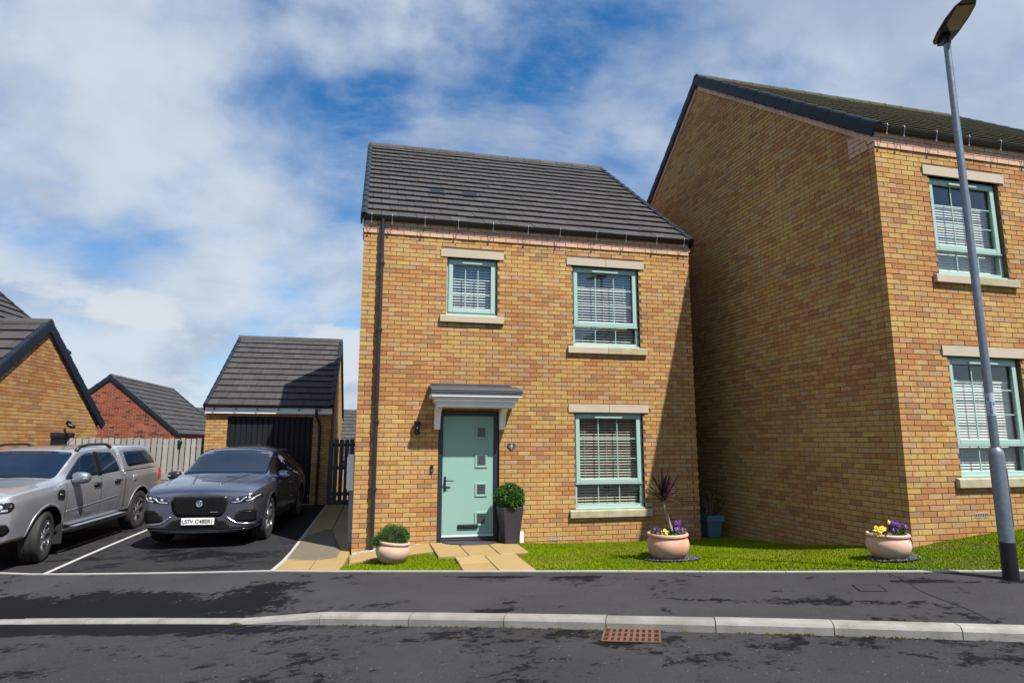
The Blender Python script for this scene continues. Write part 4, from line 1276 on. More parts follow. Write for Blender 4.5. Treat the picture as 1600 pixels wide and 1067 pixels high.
# ------------------------------------------------------------------ garages and houses beyond
rz7 = RAD(-7)
def loc_right(P, W, rz, z):           # origin so that the local point (W, D) falls on P
    return P
D_y = 4.725; W_y = 6.2
far = Vector((-6.40, 7.14))
cr, sr = math.cos(rz7), math.sin(rz7)
org = far - Vector((cr*W_y - sr*D_y, sr*W_y + cr*D_y))
ygar, _, _ = brick_house('buff_garage', 'low buff brick garage at the left with sunlit gable and side door', (org.x, org.y, -.05), rz7, W_y, D_y, 2.30, -.4, 40, [], [(1.0, 3.2, -.1, 2.1)],
    band=False, n_brick=300, n_tile=90, gauge=.35, tw=.30, over=.14, gut=[], lintels=False, right_open=[(2.90, 3.72, -.1, 1.95)], cat='garage', verge_drop=.15)
MB().box(W_y-.10, W_y-.06, 2.93, 3.69, -.1, 1.86).build('side_door', M['frame_dark'], ygar)
MB().box(W_y-.11, W_y+.012, 2.86, 3.76, 1.87, 1.97).build('door_head', M['frame_dark'], ygar)
MB().box(1.0, 3.2, .05, .09, -.1, 2.1).build('vehicle_door', M['frame_dark'], ygar)
o = MB().lathe([(.04,0),(.045,.02),(.045,.14),(.03,.16)], 12, (0,0,0)).build('security_lamp', M['dark_metal'], None, True)
pl = Vector((cr*(W_y+.09) - sr*3.30, sr*(W_y+.09) + cr*3.30)) + org
o.location = (pl.x, pl.y, 2.10); o.rotation_euler = (RAD(-20), RAD(115), rz7)
tag(o, 'black security lamp above the side door of the low garage', 'lamp')
a = MB().box(-.09, .0, -.03, .03, -.05, .05).build('wall_bracket', M['dark_metal'], o)

# tall roof over the left edge
lhouse, _, _ = brick_house('far_left_house', 'grey tiled house roof rising behind the low garage at far left', (-8.75, .2, -.3), RAD(90-4), 8.6, 9.0, 4.55, -.3, 40, [], [], band=False, n_brick=0, n_tile=150, gauge=.34, over=.2, gut=[], lintels=False, back=False, tile_back=False, sides=('front', 'right', 'left'))
# red garage
rz3 = RAD(87)
rd = thing  # keep the name short
dr = Vector((math.sin(RAD(3)), math.cos(RAD(3)))); nr = Vector((math.cos(RAD(3)), -math.sin(RAD(3))))
ap = Vector((-10.741, 19.624)); D_r = 5.6
org = ap + nr*(D_r/2)
rgar, _, _ = brick_house('red_garage', 'red brick garage with grey tiled roof beyond the timber fence', (org.x, org.y, -.5), rz3, 7.45, D_r, 2.62, -.8, 40, [], [], band=False, n_brick=0, n_tile=120, pal=REDS, bmat=M['brick_red'], mortar=M['mortar_red'],
    gauge=.34, over=.13, gut=[], lintels=False, sides=('front', 'left'), cat='garage', tile_back=True)
fh, _, _ = brick_house('far_house', 'distant grey tiled roof showing either side of the garage', (-22, 25.0, -3.4), RAD(2), 34, 7, 4.2, -.5, 38, [], [], band=False, n_brick=0, n_tile=0, gauge=.34, over=.2, gut=None, lintels=False, sides=(), tile_back=False, bmat=M['brick_red'], mortar=M['plain_wall'])
# house across the road, behind the viewer: only its reflection shows in the upper window
oh, _, _ = brick_house('opposite_house', 'gabled brick house across the road, seen only as a reflection in the windows', (11.2, -25.0, .3), RAD(-90), 9.0, 8.55, 5.25, -.9, 40, [], [], band=False, n_brick=0, n_tile=0, gauge=.36, over=.15, gut=None, lintels=False, sides=('left',), tile_back=True)
# ------------------------------------------------------------------ vehicles (local: nose at y = 0 pointing to -y, x across, z up)
def car_body(stations, arches, arch_r, arch_in, paint, levels=3, crease=None, ring_crease=None):
    """closed cage of stations -> smooth solid -> wheel wells cut out; returns evaluated mesh and its BVH"""
    mb = MB(); m = len(stations[0][1])
    rings = []
    for y, pts in stations:
        ring_ = []
        right = [(x, y, z) for x, z in pts]
        left = [(-x, y, z) for x, z in pts[1:-1]][::-1]
        rings.append(right + left)
    n = len(rings[0])
    vs = [v for r in rings for v in r]; fs = []
    for i in range(len(rings)-1):
        for k in range(n): fs.append((i*n+k, i*n+(k+1) % n, (i+1)*n+(k+1) % n, (i+1)*n+k))
    for e, base in ((0, 0), (1, (len(rings)-1)*n)):
        def R(i): return base + i
        def Lf(i): return base + (i if i in (0, m-1) else n - i)
        for i in range(m-1):
            q = [R(i), R(i+1), Lf(i+1), Lf(i)]
            q = list(dict.fromkeys(q))
            fs.append(tuple(q) if e else tuple(q[::-1]))
    mb.add(vs, fs)
    me = mb.mesh('cage', paint, True); fix_normals(me)
    at = me.attributes.new('crease_edge', 'FLOAT', 'EDGE')
    cr = []
    for e in me.edges:
        a, b = e.vertices; (ra, ka), (rb, kb) = divmod(a, n), divmod(b, n)
        if ra != rb and ka == kb:
            j = ka if ka < m else n - ka
            cr.append((crease or {}).get(j, 0.))
        elif ra == rb and ring_crease and ra in ring_crease:
            lo, v = ring_crease[ra]
            ja, jb = (q if q < m else n - q for q in (ka, kb))
            cr.append(v if min(ja, jb) >= lo else 0.)
        else: cr.append(0.)
    at.data.foreach_set('value', cr)
    o = bpy.data.objects.new('cage', me); COL.objects.link(o)
    sub = o.modifiers.new('s', 'SUBSURF'); sub.levels = levels; sub.render_levels = levels
    cut = MB()
    for y, z in arches:
        for s in (1, -1):
            cut.lathe([(arch_r, min(s*arch_in, s*1.3)), (arch_r, max(s*arch_in, s*1.3))], 48, (0, y, z), 'x')
            cut.box(min(s*arch_in, s*1.3), max(s*arch_in, s*1.3), y-arch_r*.985, y+arch_r*.985, z-.6, z-.02)
    co = cut.build('cutter', M['car_black']); fix_normals(co.data)
    if arches:
        bo = o.modifiers.new('b', 'BOOLEAN'); bo.operation = 'DIFFERENCE'; bo.object = co; bo.solver = 'EXACT'; bo.use_self = True
    dg = bpy.context.evaluated_depsgraph_get(); dg.update()
    out = bpy.data.meshes.new_from_object(o.evaluated_get(dg))
    bpy.data.objects.remove(o); bpy.data.objects.remove(co)
    out.materials.clear(); out.materials.append(paint); out.materials.append(M['car_black'])
    for p in out.polygons:
        c = p.center; black = c.z < .30 and abs(p.normal.z) > .6
        for y, z in arches:
            d = math.hypot(c.y-y, c.z-z)
            if d < arch_r + .004 and abs(c.x) > arch_in - .02 and (abs(p.normal.x) < .35 or abs(abs(c.x)-arch_in) < .03): black = True
        p.material_index = 1 if black else 0
        p.use_smooth = True
    bm = bmesh.new(); bm.from_mesh(out)
    for e in bm.edges:
        if len(e.link_faces) == 2 and e.calc_face_angle(0) > RAD(38): e.smooth = False
    bm.to_mesh(out)
    tree = BVHTree.FromBMesh(bm)
    bm.free()
    return out, tree

def conform(tree, poly, axis, name, material, parent, off=.004, thick=.012, step=.05, origin=None, smooth=True, mirror=False, rim=None):
    """lay a flat outline on the bodywork: axis 'front' (x,z cast along +y), 'side' (y,z cast along -x from +x), 'top' (x,y cast down)"""
    def run(sgn):
        bm = bmesh.new()
        f = bm.faces.new([bm.verts.new((a, b, 0)) for a, b in poly])
        xs = [p[0] for p in poly]; ys = [p[1] for p in poly]
        for ax, lo, hi in ((0, min(xs), max(xs)), (1, min(ys), max(ys))):
            t = lo + step
            while t < hi - .002:
                nrm = Vector((1,0,0)) if ax == 0 else Vector((0,1,0))
                co = nrm * t
                bmesh.ops.bisect_plane(bm, geom=bm.verts[:]+bm.edges[:]+bm.faces[:], plane_co=co, plane_no=nrm)
                t += step
        bmesh.ops.triangulate(bm, faces=bm.faces[:])
        kill = []
        for v in bm.verts:
            a, b = v.co.x, v.co.y
            if axis == 'front': o, d = Vector((a*sgn, -2, b)), Vector((0,1,0))
            elif axis == 'rear': o, d = Vector((a*sgn, 9, b)), Vector((0,-1,0))
            elif axis == 'side': o, d = Vector((2*sgn, a, b)), Vector((-sgn,0,0))
            elif axis == 'screen': o = Vector((a*sgn, -3+0, b+1.2)); d = Vector((0, .94, -.34)).normalized(); o = Vector((a*sgn, 0, b)) - d*3
            else: o, d = Vector((a*sgn, b, 4)), Vector((0,0,-1))
            hit, nr, _, _ = tree.ray_cast(o, d)
            if hit is None: kill.append(v); continue
            if nr.dot(d) > 0: nr = -nr
            v.co = hit + nr*off
        if kill: bmesh.ops.delete(bm, geom=kill, context='VERTS')
        bmesh.ops.recalc_face_normals(bm, faces=bm.faces)
        # make the faces look outward
        if bm.faces:
            bm.faces.ensure_lookup_table()
            s = sum((f.normal.dot(Vector((0,-1,0)) if axis in ('front','screen') else Vector((0,1,0)) if axis == 'rear' else Vector((sgn,0,0)) if axis == 'side' else Vector((0,0,1)))*f.calc_area()) for f in bm.faces)
            if s < 0: bmesh.ops.reverse_faces(bm, faces=bm.faces)
        me = bpy.data.meshes.new(name); bm.to_mesh(me); bm.free()
        me.materials.append(material)
        if smooth: me.polygons.foreach_set('use_smooth', [True]*len(me.polygons))
        o = link(name, me, parent)
        so = o.modifiers.new('t', 'SOLIDIFY'); so.thickness = thick; so.offset = -1
        return o
    r = run(1)
    if mirror: return r, run(-1)
    return r

def strip(tree, pts, w, axis, name, material, parent, mirror=False, off=.003, thick=.008):
    """thin conforming line along a 2-D path (panel gaps, mouldings)"""
    L, R_ = [], []
    for i, p in enumerate(pts):
        a = Vector(pts[max(i-1, 0)]); b = Vector(pts[min(i+1, len(pts)-1)])
        d = (b-a).normalized(); n = Vector((-d.y, d.x))*(w/2)
        L.append(tuple(Vector(p)+n)); R_.append(tuple(Vector(p)-n))
    return conform(tree, L + R_[::-1], axis, name, material, parent, off, thick, .06, mirror=mirror)

def rounded(poly, r=.03, n=4):
    out = []; m = len(poly)
    for i in range(m):
        p = Vector(poly[i]); a = (Vector(poly[i-1])-p); b = (Vector(poly[(i+1) % m])-p)
        k = min(r, a.length*.45, b.length*.45)
        A, B = p + a.normalized()*k, p + b.normalized()*k
        for j in range(n+1):
            t = j/n; q = (1-t)**2*A + 2*t*(1-t)*p + t*t*B
            out.append((q.x, q.y))
    return out

def wheel_parts(parent, loc, R, W, rim_r, spokes, rim_mat, side, steer=0., name='wheel', split=True):
    """tyre with tread grooves, rim barrel and spokes; the outer face looks to side*x"""
    w = link(name, None, parent, loc, (0, 0, steer)); w.empty_display_size = .1
    h = W/2
    prof = [(rim_r, -h*.8), (rim_r+.03, -h*.97), (R-.05, -h), (R-.014, -h*.9), (R-.003, -h*.72), (R, -h*.35), (R-.010, -h*.33), (R-.010, -h*.27), (R, -h*.25), (R, h*.25), (R-.010, h*.27), (R-.010, h*.33), (R, h*.35), (R-.003, h*.72), (R-.014, h*.9), (R-.05, h), (rim_r+.03, h*.97), (rim_r, h*.8), (rim_r-.01, 0)]
    mb = MB(); mb.lathe(prof + [prof[0]], 48, (0,0,0), 'x', cap=False)
    t = mb.build('tyre', M['tyre'], w, True); fix_normals(t.data); smooth_by_angle(t, 40)
    mb = MB()
    s = side
    mb.lathe([(rim_r-.002, -s*h*.7), (rim_r-.002, s*h*.82), (rim_r+.012, s*h*.86), (rim_r+.010, s*h*.90), (rim_r-.012, s*h*.88), (rim_r-.022, s*h*.6), (rim_r-.03, -s*h*.3), (.07, -s*h*.3), (.07, -s*h*.7)], 40, (0,0,0), 'x', cap=True)
    rim = mb.build('rim', M['rim_dark'] if rim_mat != 'rim' else M['rim_dark'], w, True); fix_normals(rim.data); smooth_by_angle(rim, 35)
    mb = MB(); mb.lathe([(rim_r+.010, s*h*.84), (rim_r+.014, s*h*.90), (rim_r-.004, s*h*.925), (rim_r-.016, s*h*.88)], 40, (0,0,0), 'x', cap=False)
    o = mb.build('rim_lip', M[rim_mat], w, True); fix_normals(o.data)
    n, dbl, sw = spokes
    me = MB()
    for k in range(n):
        a = 2*math.pi*k/n + .3
        for da in ((-dbl, dbl) if dbl else (0,)):
            b0, b1 = a + da*.55, a + da
            p0 = Vector((0, math.cos(b0)*.05, math.sin(b0)*.05)); p1 = Vector((0, math.cos(b1)*(rim_r-.01), math.sin(b1)*(rim_r-.01)))
            d = (p1-p0).normalized(); q = Vector((1,0,0)).cross(d)
            vs = []
            for p, ww, xo in ((p0, sw*1.25, .78), (p0.lerp(p1, .55), sw*.85, .80), (p1, sw*1.05, .86)):
                for sx, x in ((-1, xo*h-.03), (1, xo*h)):
                    vs += [p + q*ww*(1 if sx < 0 else .8) + Vector((s*x,0,0)), p - q*ww*(1 if sx < 0 else .8) + Vector((s*x,0,0))]
            fs = []
            for i in (0, 1):
                b = i*4
                fs += [(b,b+2,b+6,b+4),(b+1,b+5,b+7,b+3),(b+2,b+3,b+7,b+6),(b,b+4,b+5,b+1)]
            fs += [(0,1,3,2),(8,10,11,9)]
            me.add(vs, fs)
    sp = me.build('spokes', M[rim_mat], w, bevel=.004); fix_normals(sp.data)
    mb = MB(); mb.lathe([(.075, s*h*.55), (.07, s*h*.80), (.03, s*h*.86), (.004, s*h*.86)], 20, (0,0,0), 'x'); o = mb.build('hub', M[rim_mat], w, True); fix_normals(o.data)
    mb = MB(); mb.lathe([(rim_r*.72, -s*h*.1), (rim_r*.72, s*h*.02)], 28, (0,0,0), 'x'); mb.build('brake_disc', M['dark_metal'], w)
    return w

def lip(tree, parent, y, z, r, material, name='wheel_arch', a0=-8, a1=188, w=.05):
    """arch moulding on both flanks"""
    pts_o = [(y + (r+w)*math.cos(RAD(a)), z + (r+w)*math.sin(RAD(a))) for a in np.linspace(a0, a1, 22)]
    pts_i = [(y + (r+.002)*math.cos(RAD(a)), z + (r+.002)*math.sin(RAD(a))) for a in np.linspace(a0, a1, 22)]
    return conform(tree, pts_o + pts_i[::-1], 'side', name, material, parent, .005, .02, .07, mirror=True)

def mirror_part(parent, loc, sgn, cap_mat, sc=1.0):
    """door mirror: shaped shell, glass and stalk"""
    mb = MB(); prof = []
    secs = [(-.0, .020, .030), (.012, .062, .070), (.05, .080, .086), (.14, .084, .086), (.20, .070, .070), (.235, .035, .040)]
    n = 14; vs = []; fs = []
    for x, hy, hz in secs:
        for k in range(n):
            a = 2*math.pi*k/n
            cy, cz = math.cos(a), math.sin(a)
            yy = hy*(abs(cy)**.75)*(1 if cy > 0 else -1); zz_ = hz*(abs(cz)**.75)*(1 if cz > 0 else -1)
            vs.append((sgn*x*sc, (yy*.9 - .01)*sc, zz_*sc))
    for i in range(len(secs)-1):
        for k in range(n): fs.append((i*n+k, i*n+(k+1) % n, (i+1)*n+(k+1) % n, (i+1)*n+k))
    fs += [tuple(range(n)), tuple((len(secs)-1)*n+k for k in range(n))]
    mb.add(vs, fs)
    o = mb.build('door_mirror', cap_mat, parent, True); fix_normals(o.data); o.location = loc
    g = MB(); g.lathe([(.002,0),(.07,0),(.07,.004),(.002,.004)], 20, (0,0,0), 'y'); g = g.build('mirror_glass', M['chrome'], o); g.location = (sgn*.12*sc, .062*sc, 0); g.scale = (1.35, 1, .9)
    s = MB(); s.tube([(-sgn*.08, .0, -.075), (sgn*.03, .0, -.05), (sgn*.06, 0, -.02)], .022, 8); s.build('stalk', M['car_black'], o, True)
    i = MB().box(min(sgn*.12, sgn*.225)*sc, max(sgn*.12, sgn*.225)*sc, -.079*sc, -.070*sc, -.012, .012).build('indicator', M['lamp_white'], o, bevel=.004)
    return o

# ---- grey SUV
SUV_ST = [
 (.00, [(0,.24),(.56,.24),(.68,.31),(.75,.45),(.775,.60),(.77,.74),(.735,.835),(.56,.872),(.30,.887),(0,.892)]),
 (.07, [(0,.20),(.72,.20),(.85,.29),(.905,.46),(.92,.64),(.912,.80),(.865,.90),(.65,.94),(.33,.957),(0,.963)]),
 (.34, [(0,.20),(.78,.20),(.93,.31),(.982,.48),(.995,.68),(.985,.86),(.93,.972),(.70,1.015),(.36,1.035),(0,1.042)]),
 (.87, [(0,.20),(.78,.20),(.94,.31),(.993,.50),(1.008,.72),(.995,.91),(.935,1.025),(.72,1.07),(.37,1.093),(0,1.10)]),
 (1.30,[(0,.20),(.78,.20),(.92,.29),(.975,.50),(.992,.74),(.978,.94),(.925,1.06),(.76,1.125),(.39,1.15),(0,1.16)]),
 (1.72,[(0,.20),(.78,.20),(.915,.29),(.965,.50),(.982,.72),(.968,.92),(.91,1.045),(.75,1.31),(.40,1.365),(0,1.38)]),
 (2.12,[(0,.20),(.78,.20),(.915,.29),(.965,.50),(.98,.73),(.968,.93),(.912,1.065),(.715,1.53),(.40,1.595),(0,1.61)]),
 (2.75,[(0,.20),(.78,.20),(.915,.29),(.965,.50),(.98,.74),(.968,.94),(.915,1.08),(.69,1.60),(.38,1.675),(0,1.688)]),
 (3.40,[(0,.20),(.78,.20),(.915,.29),(.97,.50),(.985,.76),(.975,.96),(.915,1.11),(.675,1.585),(.37,1.655),(0,1.668)]),
 (3.98,[(0,.20),(.78,.20),(.93,.30),(.985,.52),(1.0,.78),(.985,.985),(.905,1.14),(.655,1.53),(.36,1.60),(0,1.612)]),
 (4.38,[(0,.22),(.78,.22),(.92,.31),(.965,.53),(.975,.78),(.955,.97),(.88,1.12),(.66,1.28),(.36,1.34),(0,1.35)]),
 (4.62,[(0,.25),(.74,.25),(.87,.34),(.92,.53),(.93,.76),(.90,.92),(.82,1.02),(.64,1.07),(.34,1.085),(0,1.09)]),
 (4.74,[(0,.32),(.62,.32),(.76,.38),(.81,.53),(.82,.72),(.79,.86),(.72,.94),(.56,.98),(.3,1.0),(0,1.0)]),
]
def make_suv(loc, rotz):
    root = thing('suv', 'slate grey SUV parked nose-out in front of the garage', 'car', loc, rotz)
    FA_, RA_, AZ = .87, 3.74, .385
    me, tr = car_body(SUV_ST, [(FA_, AZ), (RA_, AZ)], .435, .60, M['suv_paint'], crease={5:.25, 6:.55, 7:.35}, ring_crease={0:(0,.35), 4:(7,.5), 6:(7,.35)})
    body = link('body', me, root)
    P = M['suv_paint']; K = M['car_black']; G = M['car_glass']
    # glass
    conform(tr, rounded([(-.76,1.13),(-.4,1.155),(.4,1.155),(.76,1.13),(.69,1.535),(.3,1.575),(-.3,1.575),(-.69,1.535)], .06), 'front', 'windscreen', G, root, .003, .008, .06)
    conform(tr, rounded([(-.60,1.10),(.60,1.10),(.54,1.47),(-.54,1.47)], .06), 'rear', 'rear_window', G, root, .003, .008, .06)
    conform(tr, rounded([(1.62,1.085),(2.72,1.10),(2.72,1.52),(2.30,1.515),(2.05,1.42)], .05), 'side', 'front_side_window', G, root, .003, .008, .06, mirror=True)
    conform(tr, rounded([(2.80,1.10),(3.66,1.125),(3.60,1.30),(3.40,1.47),(3.20,1.515),(2.80,1.525)], .05), 'side', 'rear_side_window', G, root, .003, .008, .06, mirror=True)
    conform(tr, rounded([(3.72,1.14),(4.10,1.20),(3.86,1.38),(3.52,1.46),(3.67,1.30)], .03), 'side', 'quarter_window', G, root, .003, .008, .06, mirror=True)
    # nose
    gp = rounded([(-.40,.575),(-.33,.512),(.33,.512),(.40,.575),(.44,.745),(.41,.822),(-.41,.822),(-.44,.745)], .06)
    gp_o = rounded([(-.42,.57),(-.34,.494),(.34,.494),(.42,.57),(.461,.75),(.425,.84),(-.425,.84),(-.461,.75)], .06)
    conform(tr, gp_o, 'front', 'grille_surround', M['lamp_dark'], root, .004, .012, .05)
    gr = conform(tr, gp, 'front', 'grille', M['grille_black'], root, .010, .012, .05)
    for j in range(9):
        z = .537 + j*.032
        hw = (.33 + .07*(z-.512)/.063 if z < .575 else .40 + .04*(z-.575)/.17 if z < .745 else .44 - .03*(z-.745)/.077) - .025
        N_ = 26
        pts = [(-hw + 2*hw*i/N_, z + (.011 if (i+j) % 2 else -.011)) for i in range(N_+1)]
        strip(tr, pts, .007, 'front', 'grille_bar', M['grille_black'], gr, off=.016, thick=.010)
    h, nr, _, _ = tr.ray_cast(Vector((0, -2, .715)), Vector((0,1,0)))
    bd = MB(); bd.lathe([(.056,.0),(.056,-.012),(.047,-.016),(.043,-.012),(.003,-.010)], 26, (0,0,0), 'y'); bd = bd.build('badge', M['chrome'], root, True); bd.location = h + Vector((0,-.016,0)); fix_normals(bd.data)
    fc = MB(); fc.lathe([(.018,-.022),(.02,-.012)], 12, (0,0,.004), 'y'); fc.box(-.020, -.010, -.018, -.012, .008, .026); fc.box(.010, .020, -.018, -.012, .008, .026); fc.box(-.014,.014,-.024,-.016,-.024,-.002)
    fc.build('emblem', M['steel'], bd, bevel=.003)
    strip(tr, [(.17,.575),(.30,.578)], .012, 'front', 'grille_script', M['chrome'], root, off=.022, thick=.006)
    for s in (1, -1):
        sx = lambda pl: [(a*s, b) for a, b in pl]
        hl = conform(tr, rounded(sx([(.48,.715),(.64,.72),(.80,.745),(.955,.80),(.945,.862),(.77,.85),(.62,.82),(.49,.77)])[::s], .015), 'front', 'headlight', M['lamp_dark'], root, .006, .014, .04)
        strip(tr, sx([(.505,.73),(.62,.737),(.665,.752),(.695,.79),(.745,.818)]), .022, 'front', 'daytime_lamp', M['lamp_white'], hl, off=.012)
        strip(tr, sx([(.735,.75),(.81,.765),(.845,.785),(.875,.818),(.925,.842)]), .020, 'front', 'daytime_lamp', M['lamp_white'], hl, off=.012)
        for cx_, cz_ in ((.60,.775), (.79,.805)):
            hh, _, _, _ = tr.ray_cast(Vector((cx_*s, -2, cz_)), Vector((0,1,0)))
            q = MB(); q.lathe([(.026,0),(.026,-.02),(.016,-.026),(.003,-.028)], 16, (0,0,0), 'y'); q = q.build('projector', M['lamp_white'], hl, True); q.location = hh + Vector((0,.004,0)); fix_normals(q.data)
        conform(tr, rounded(sx([(.55,.42),(.86,.40),(.895,.43),(.90,.585),(.86,.62),(.68,.605),(.575,.525)])[::s], .03), 'front', 'side_intake', M['grille_black'], root, .004, .012, .05)
        strip(tr, sx([(.44,.50),(.52,.44),(.60,.395),(.70,.378),(.89,.375)]), .026, 'front', 'intake_blade', M['rim'], root, off=.010, thick=.014)
        strip(tr, sx([(.64,.585),(.72,.575),(.87,.58)]), .009, 'front', 'intake_bar', M['dark_metal'], root, off=.010)
    conform(tr, rounded([(-.86,.265),(.86,.265),(.85,.335),(.52,.345),(.42,.44),(.30,.47),(-.30,.47),(-.42,.44),(-.52,.345),(-.85,.335)], .02), 'front', 'lower_intake', M['grille_black'], root, .006, .014, .05)
    strip(tr, [(-.82,.295),(-.4,.275),(.4,.275),(.82,.295)], .020, 'front', 'splitter', M['lamp_dark'], root, off=.014, thick=.02)
    # number plate
    hh, _, _, _ = tr.ray_cast(Vector((0, -2, .43)), Vector((0,1,0)))
    pl = MB().box(-.26, .26, -.010, .0, -.0555, .0555).build('number_plate', M['plate'], root, bevel=.004); pl.location = (0, hh.y-.028, .43)
    text_part('LS7V C48ER1', pl, (0, -.0125, -.002), (RAD(90), 0, 0), .088, M['ink'], 'plate_characters', .001, bold=.0012)
    # bonnet, shut lines, handles
    for s in (1, -1):
        strip(tr, [(s*.66,.30),(s*.74,.70),(s*.80,1.22)], .010, 'top', 'bonnet_gap', K, root, off=.0015, thick=.004)
        strip(tr, [(s*.22,.25),(s*.34,.75),(s*.45,1.18)], .030, 'top', 'bonnet_crease', P, root, off=.006, thick=.012)
        conform(tr, rounded([(s*.12,.92),(s*.36,.84),(s*.40,.88),(s*.17,.98)][::s], .02), 'top', 'bonnet_vent', K, root, .003, .006, .05)
        strip(tr, [(s*.70,2.2),(s*.68,2.8),(s*.665,3.6),(s*.63,4.0)], .05, 'top', 'roof_rail', K, root, off=.03, thick=.05)
    for y in (1.52, 2.76, 3.60):
        strip(tr, [(y,.34),(y+.01,.7),(y+(.03 if y < 3 else .12),1.06)], .009, 'side', 'door_gap', K, root, mirror=True, off=.0015, thick=.004)
    for y in (2.45, 3.40):
        strip(tr, [(y,.905),(y+.20,.915)], .028, 'side', 'door_handle', P, root, mirror=True, off=.026, thick=.03)
    conform(tr, rounded([(1.32,.30),(3.28,.30),(3.28,.375),(1.32,.36)], .015), 'side', 'sill_trim', K, root, .008, .02, .08, mirror=True)
    conform(tr, rounded([(1.24,.76),(1.46,.755),(1.47,.80),(1.26,.80)], .012), 'side', 'wing_vent', K, root, .005, .01, .05, mirror=True)
    conform(tr, rounded([(4.36,.86),(4.60,.88),(4.62,.97),(4.30,.98)], .02), 'side', 'tail_lamp', M['lamp_red'], root, .006, .012, .05, mirror=True)
    for y in (FA_, RA_): lip(tr, root, y, AZ, .435, P, w=.035)
    for s in (1, -1):
        mirror_part(root, (s*.90, 1.66, 1.10), s, K if s < 0 else P, 1.0)
        wheel_parts(root, (s*.835, FA_, .385), .385, .255, .262, (5, .17, .020), 'rim_dark' if s < 0 else 'rim', s)
        wheel_parts(root, (s*.835, RA_, .385), .385, .255, .262, (5, .17, .020), 'rim', s)
    MB().tube([(-.35,1.36,1.135),(.05,1.30,1.135),(.30,1.33,1.14)], .008, 6).build('wiper', K, root)
    MB().box(-.03, .03, 3.72, 3.90, 1.655, 1.69).build('aerial_fin', K, root, bevel=.012)
    return root
suv = make_suv((-2.53, 1.20, T(-2.3, 2.6)-.01), RAD(-4.5))

# ---- silver pickup with canopy
def full(lower, upper): return lower + upper
TLOW = [(0,.40),(.70,.40),(.84,.46)]
TRK_ST = [
 (0.000, [(0,.42),(.60,.42),(.70,.47),(.765,.60),(.79,.78),(.785,.93),(.755,1.03),(.57,1.065),(.30,1.08),(0,1.085)]),
 (0.090, [(0,.38),(.75,.38),(.86,.45),(.90,.60),(.915,.80),(.905,.97),(.86,1.08),(.64,1.115),(.33,1.135),(0,1.14)]),
 (0.400, [(0,.38),(.78,.38),(.905,.46),(.94,.62),(.95,.84),(.94,1.01),(.89,1.115),(.67,1.16),(.34,1.178),(0,1.185)]),
 (0.920, [(0,.38),(.78,.38),(.91,.46),(.945,.62),(.955,.86),(.945,1.04),(.90,1.145),(.70,1.19),(.35,1.208),(0,1.215)]),
 (1.260, [(0,.38),(.78,.38),(.905,.46),(.938,.62),(.945,.86),(.94,1.06),(.90,1.17),(.75,1.225),(.37,1.245),(0,1.25)]),
 (1.625, [(0,.38),(.78,.38),(.905,.46),(.932,.62),(.94,.86),(.938,1.07),(.895,1.19),(.765,1.44),(.41,1.485),(0,1.495)]),
 (1.950, [(0,.38),(.78,.38),(.905,.46),(.932,.62),(.94,.86),(.938,1.075),(.895,1.195),(.74,1.635),(.42,1.685),(0,1.695)]),
 (2.500, [(0,.38),(.78,.38),(.905,.46),(.932,.62),(.94,.86),(.938,1.08),(.896,1.20),(.725,1.675),(.41,1.725),(0,1.735)]),
 (3.230, [(0,.38),(.78,.38),(.905,.46),(.932,.62),(.94,.86),(.938,1.08),(.896,1.205),(.72,1.665),(.40,1.715),(0,1.725)]),
 (3.336, [(0,.38),(.78,.38),(.905,.46),(.932,.62),(.94,.86),(.938,1.08),(.896,1.205),(.735,1.62),(.40,1.66),(0,1.67)]),
 (3.410, [(0,.38),(.78,.38),(.905,.46),(.932,.62),(.94,.86),(.938,1.08),(.896,1.20),(.80,1.205),(.40,1.205),(0,1.205)]),
 (4.290, [(0,.40),(.80,.40),(.915,.47),(.94,.62),(.95,.88),(.945,1.08),(.90,1.20),(.80,1.205),(.42,1.205),(0,1.205)]),
 (4.897, [(0,.42),(.80,.42),(.905,.49),(.935,.64),(.945,.88),(.94,1.08),(.895,1.20),(.79,1.205),(.41,1.205),(0,1.205)]),
 (5.139, [(0,.46),(.79,.46),(.89,.52),(.92,.66),(.93,.88),(.92,1.07),(.88,1.185),(.77,1.195),(.40,1.195),(0,1.195)]),
 (5.210, [(0,.50),(.74,.50),(.84,.56),(.875,.68),(.885,.88),(.875,1.05),(.84,1.15),(.72,1.165),(.38,1.165),(0,1.165)]),
]
CAN_ST = [
 (3.435, [(0,1.20),(.80,1.20),(.885,1.215),(.875,1.25),(.80,1.46),(.745,1.61),(.69,1.665),(.40,1.70),(0,1.71)]),
 (3.521, [(0,1.20),(.80,1.20),(.890,1.215),(.880,1.25),(.806,1.465),(.752,1.62),(.70,1.675),(.40,1.712),(0,1.722)]),
 (4.290, [(0,1.20),(.80,1.20),(.892,1.215),(.882,1.25),(.806,1.465),(.752,1.625),(.70,1.68),(.40,1.718),(0,1.728)]),
 (4.735, [(0,1.20),(.80,1.20),(.886,1.215),(.876,1.25),(.80,1.46),(.742,1.60),(.69,1.655),(.40,1.69),(0,1.70)]),
 (4.917, [(0,1.20),(.80,1.20),(.880,1.215),(.870,1.25),(.79,1.44),(.74,1.52),(.68,1.55),(.40,1.58),(0,1.59)]),
 (5.099, [(0,1.20),(.80,1.20),(.872,1.212),(.862,1.24),(.84,1.265),(.80,1.275),(.70,1.28),(.40,1.285),(0,1.285)]),
]
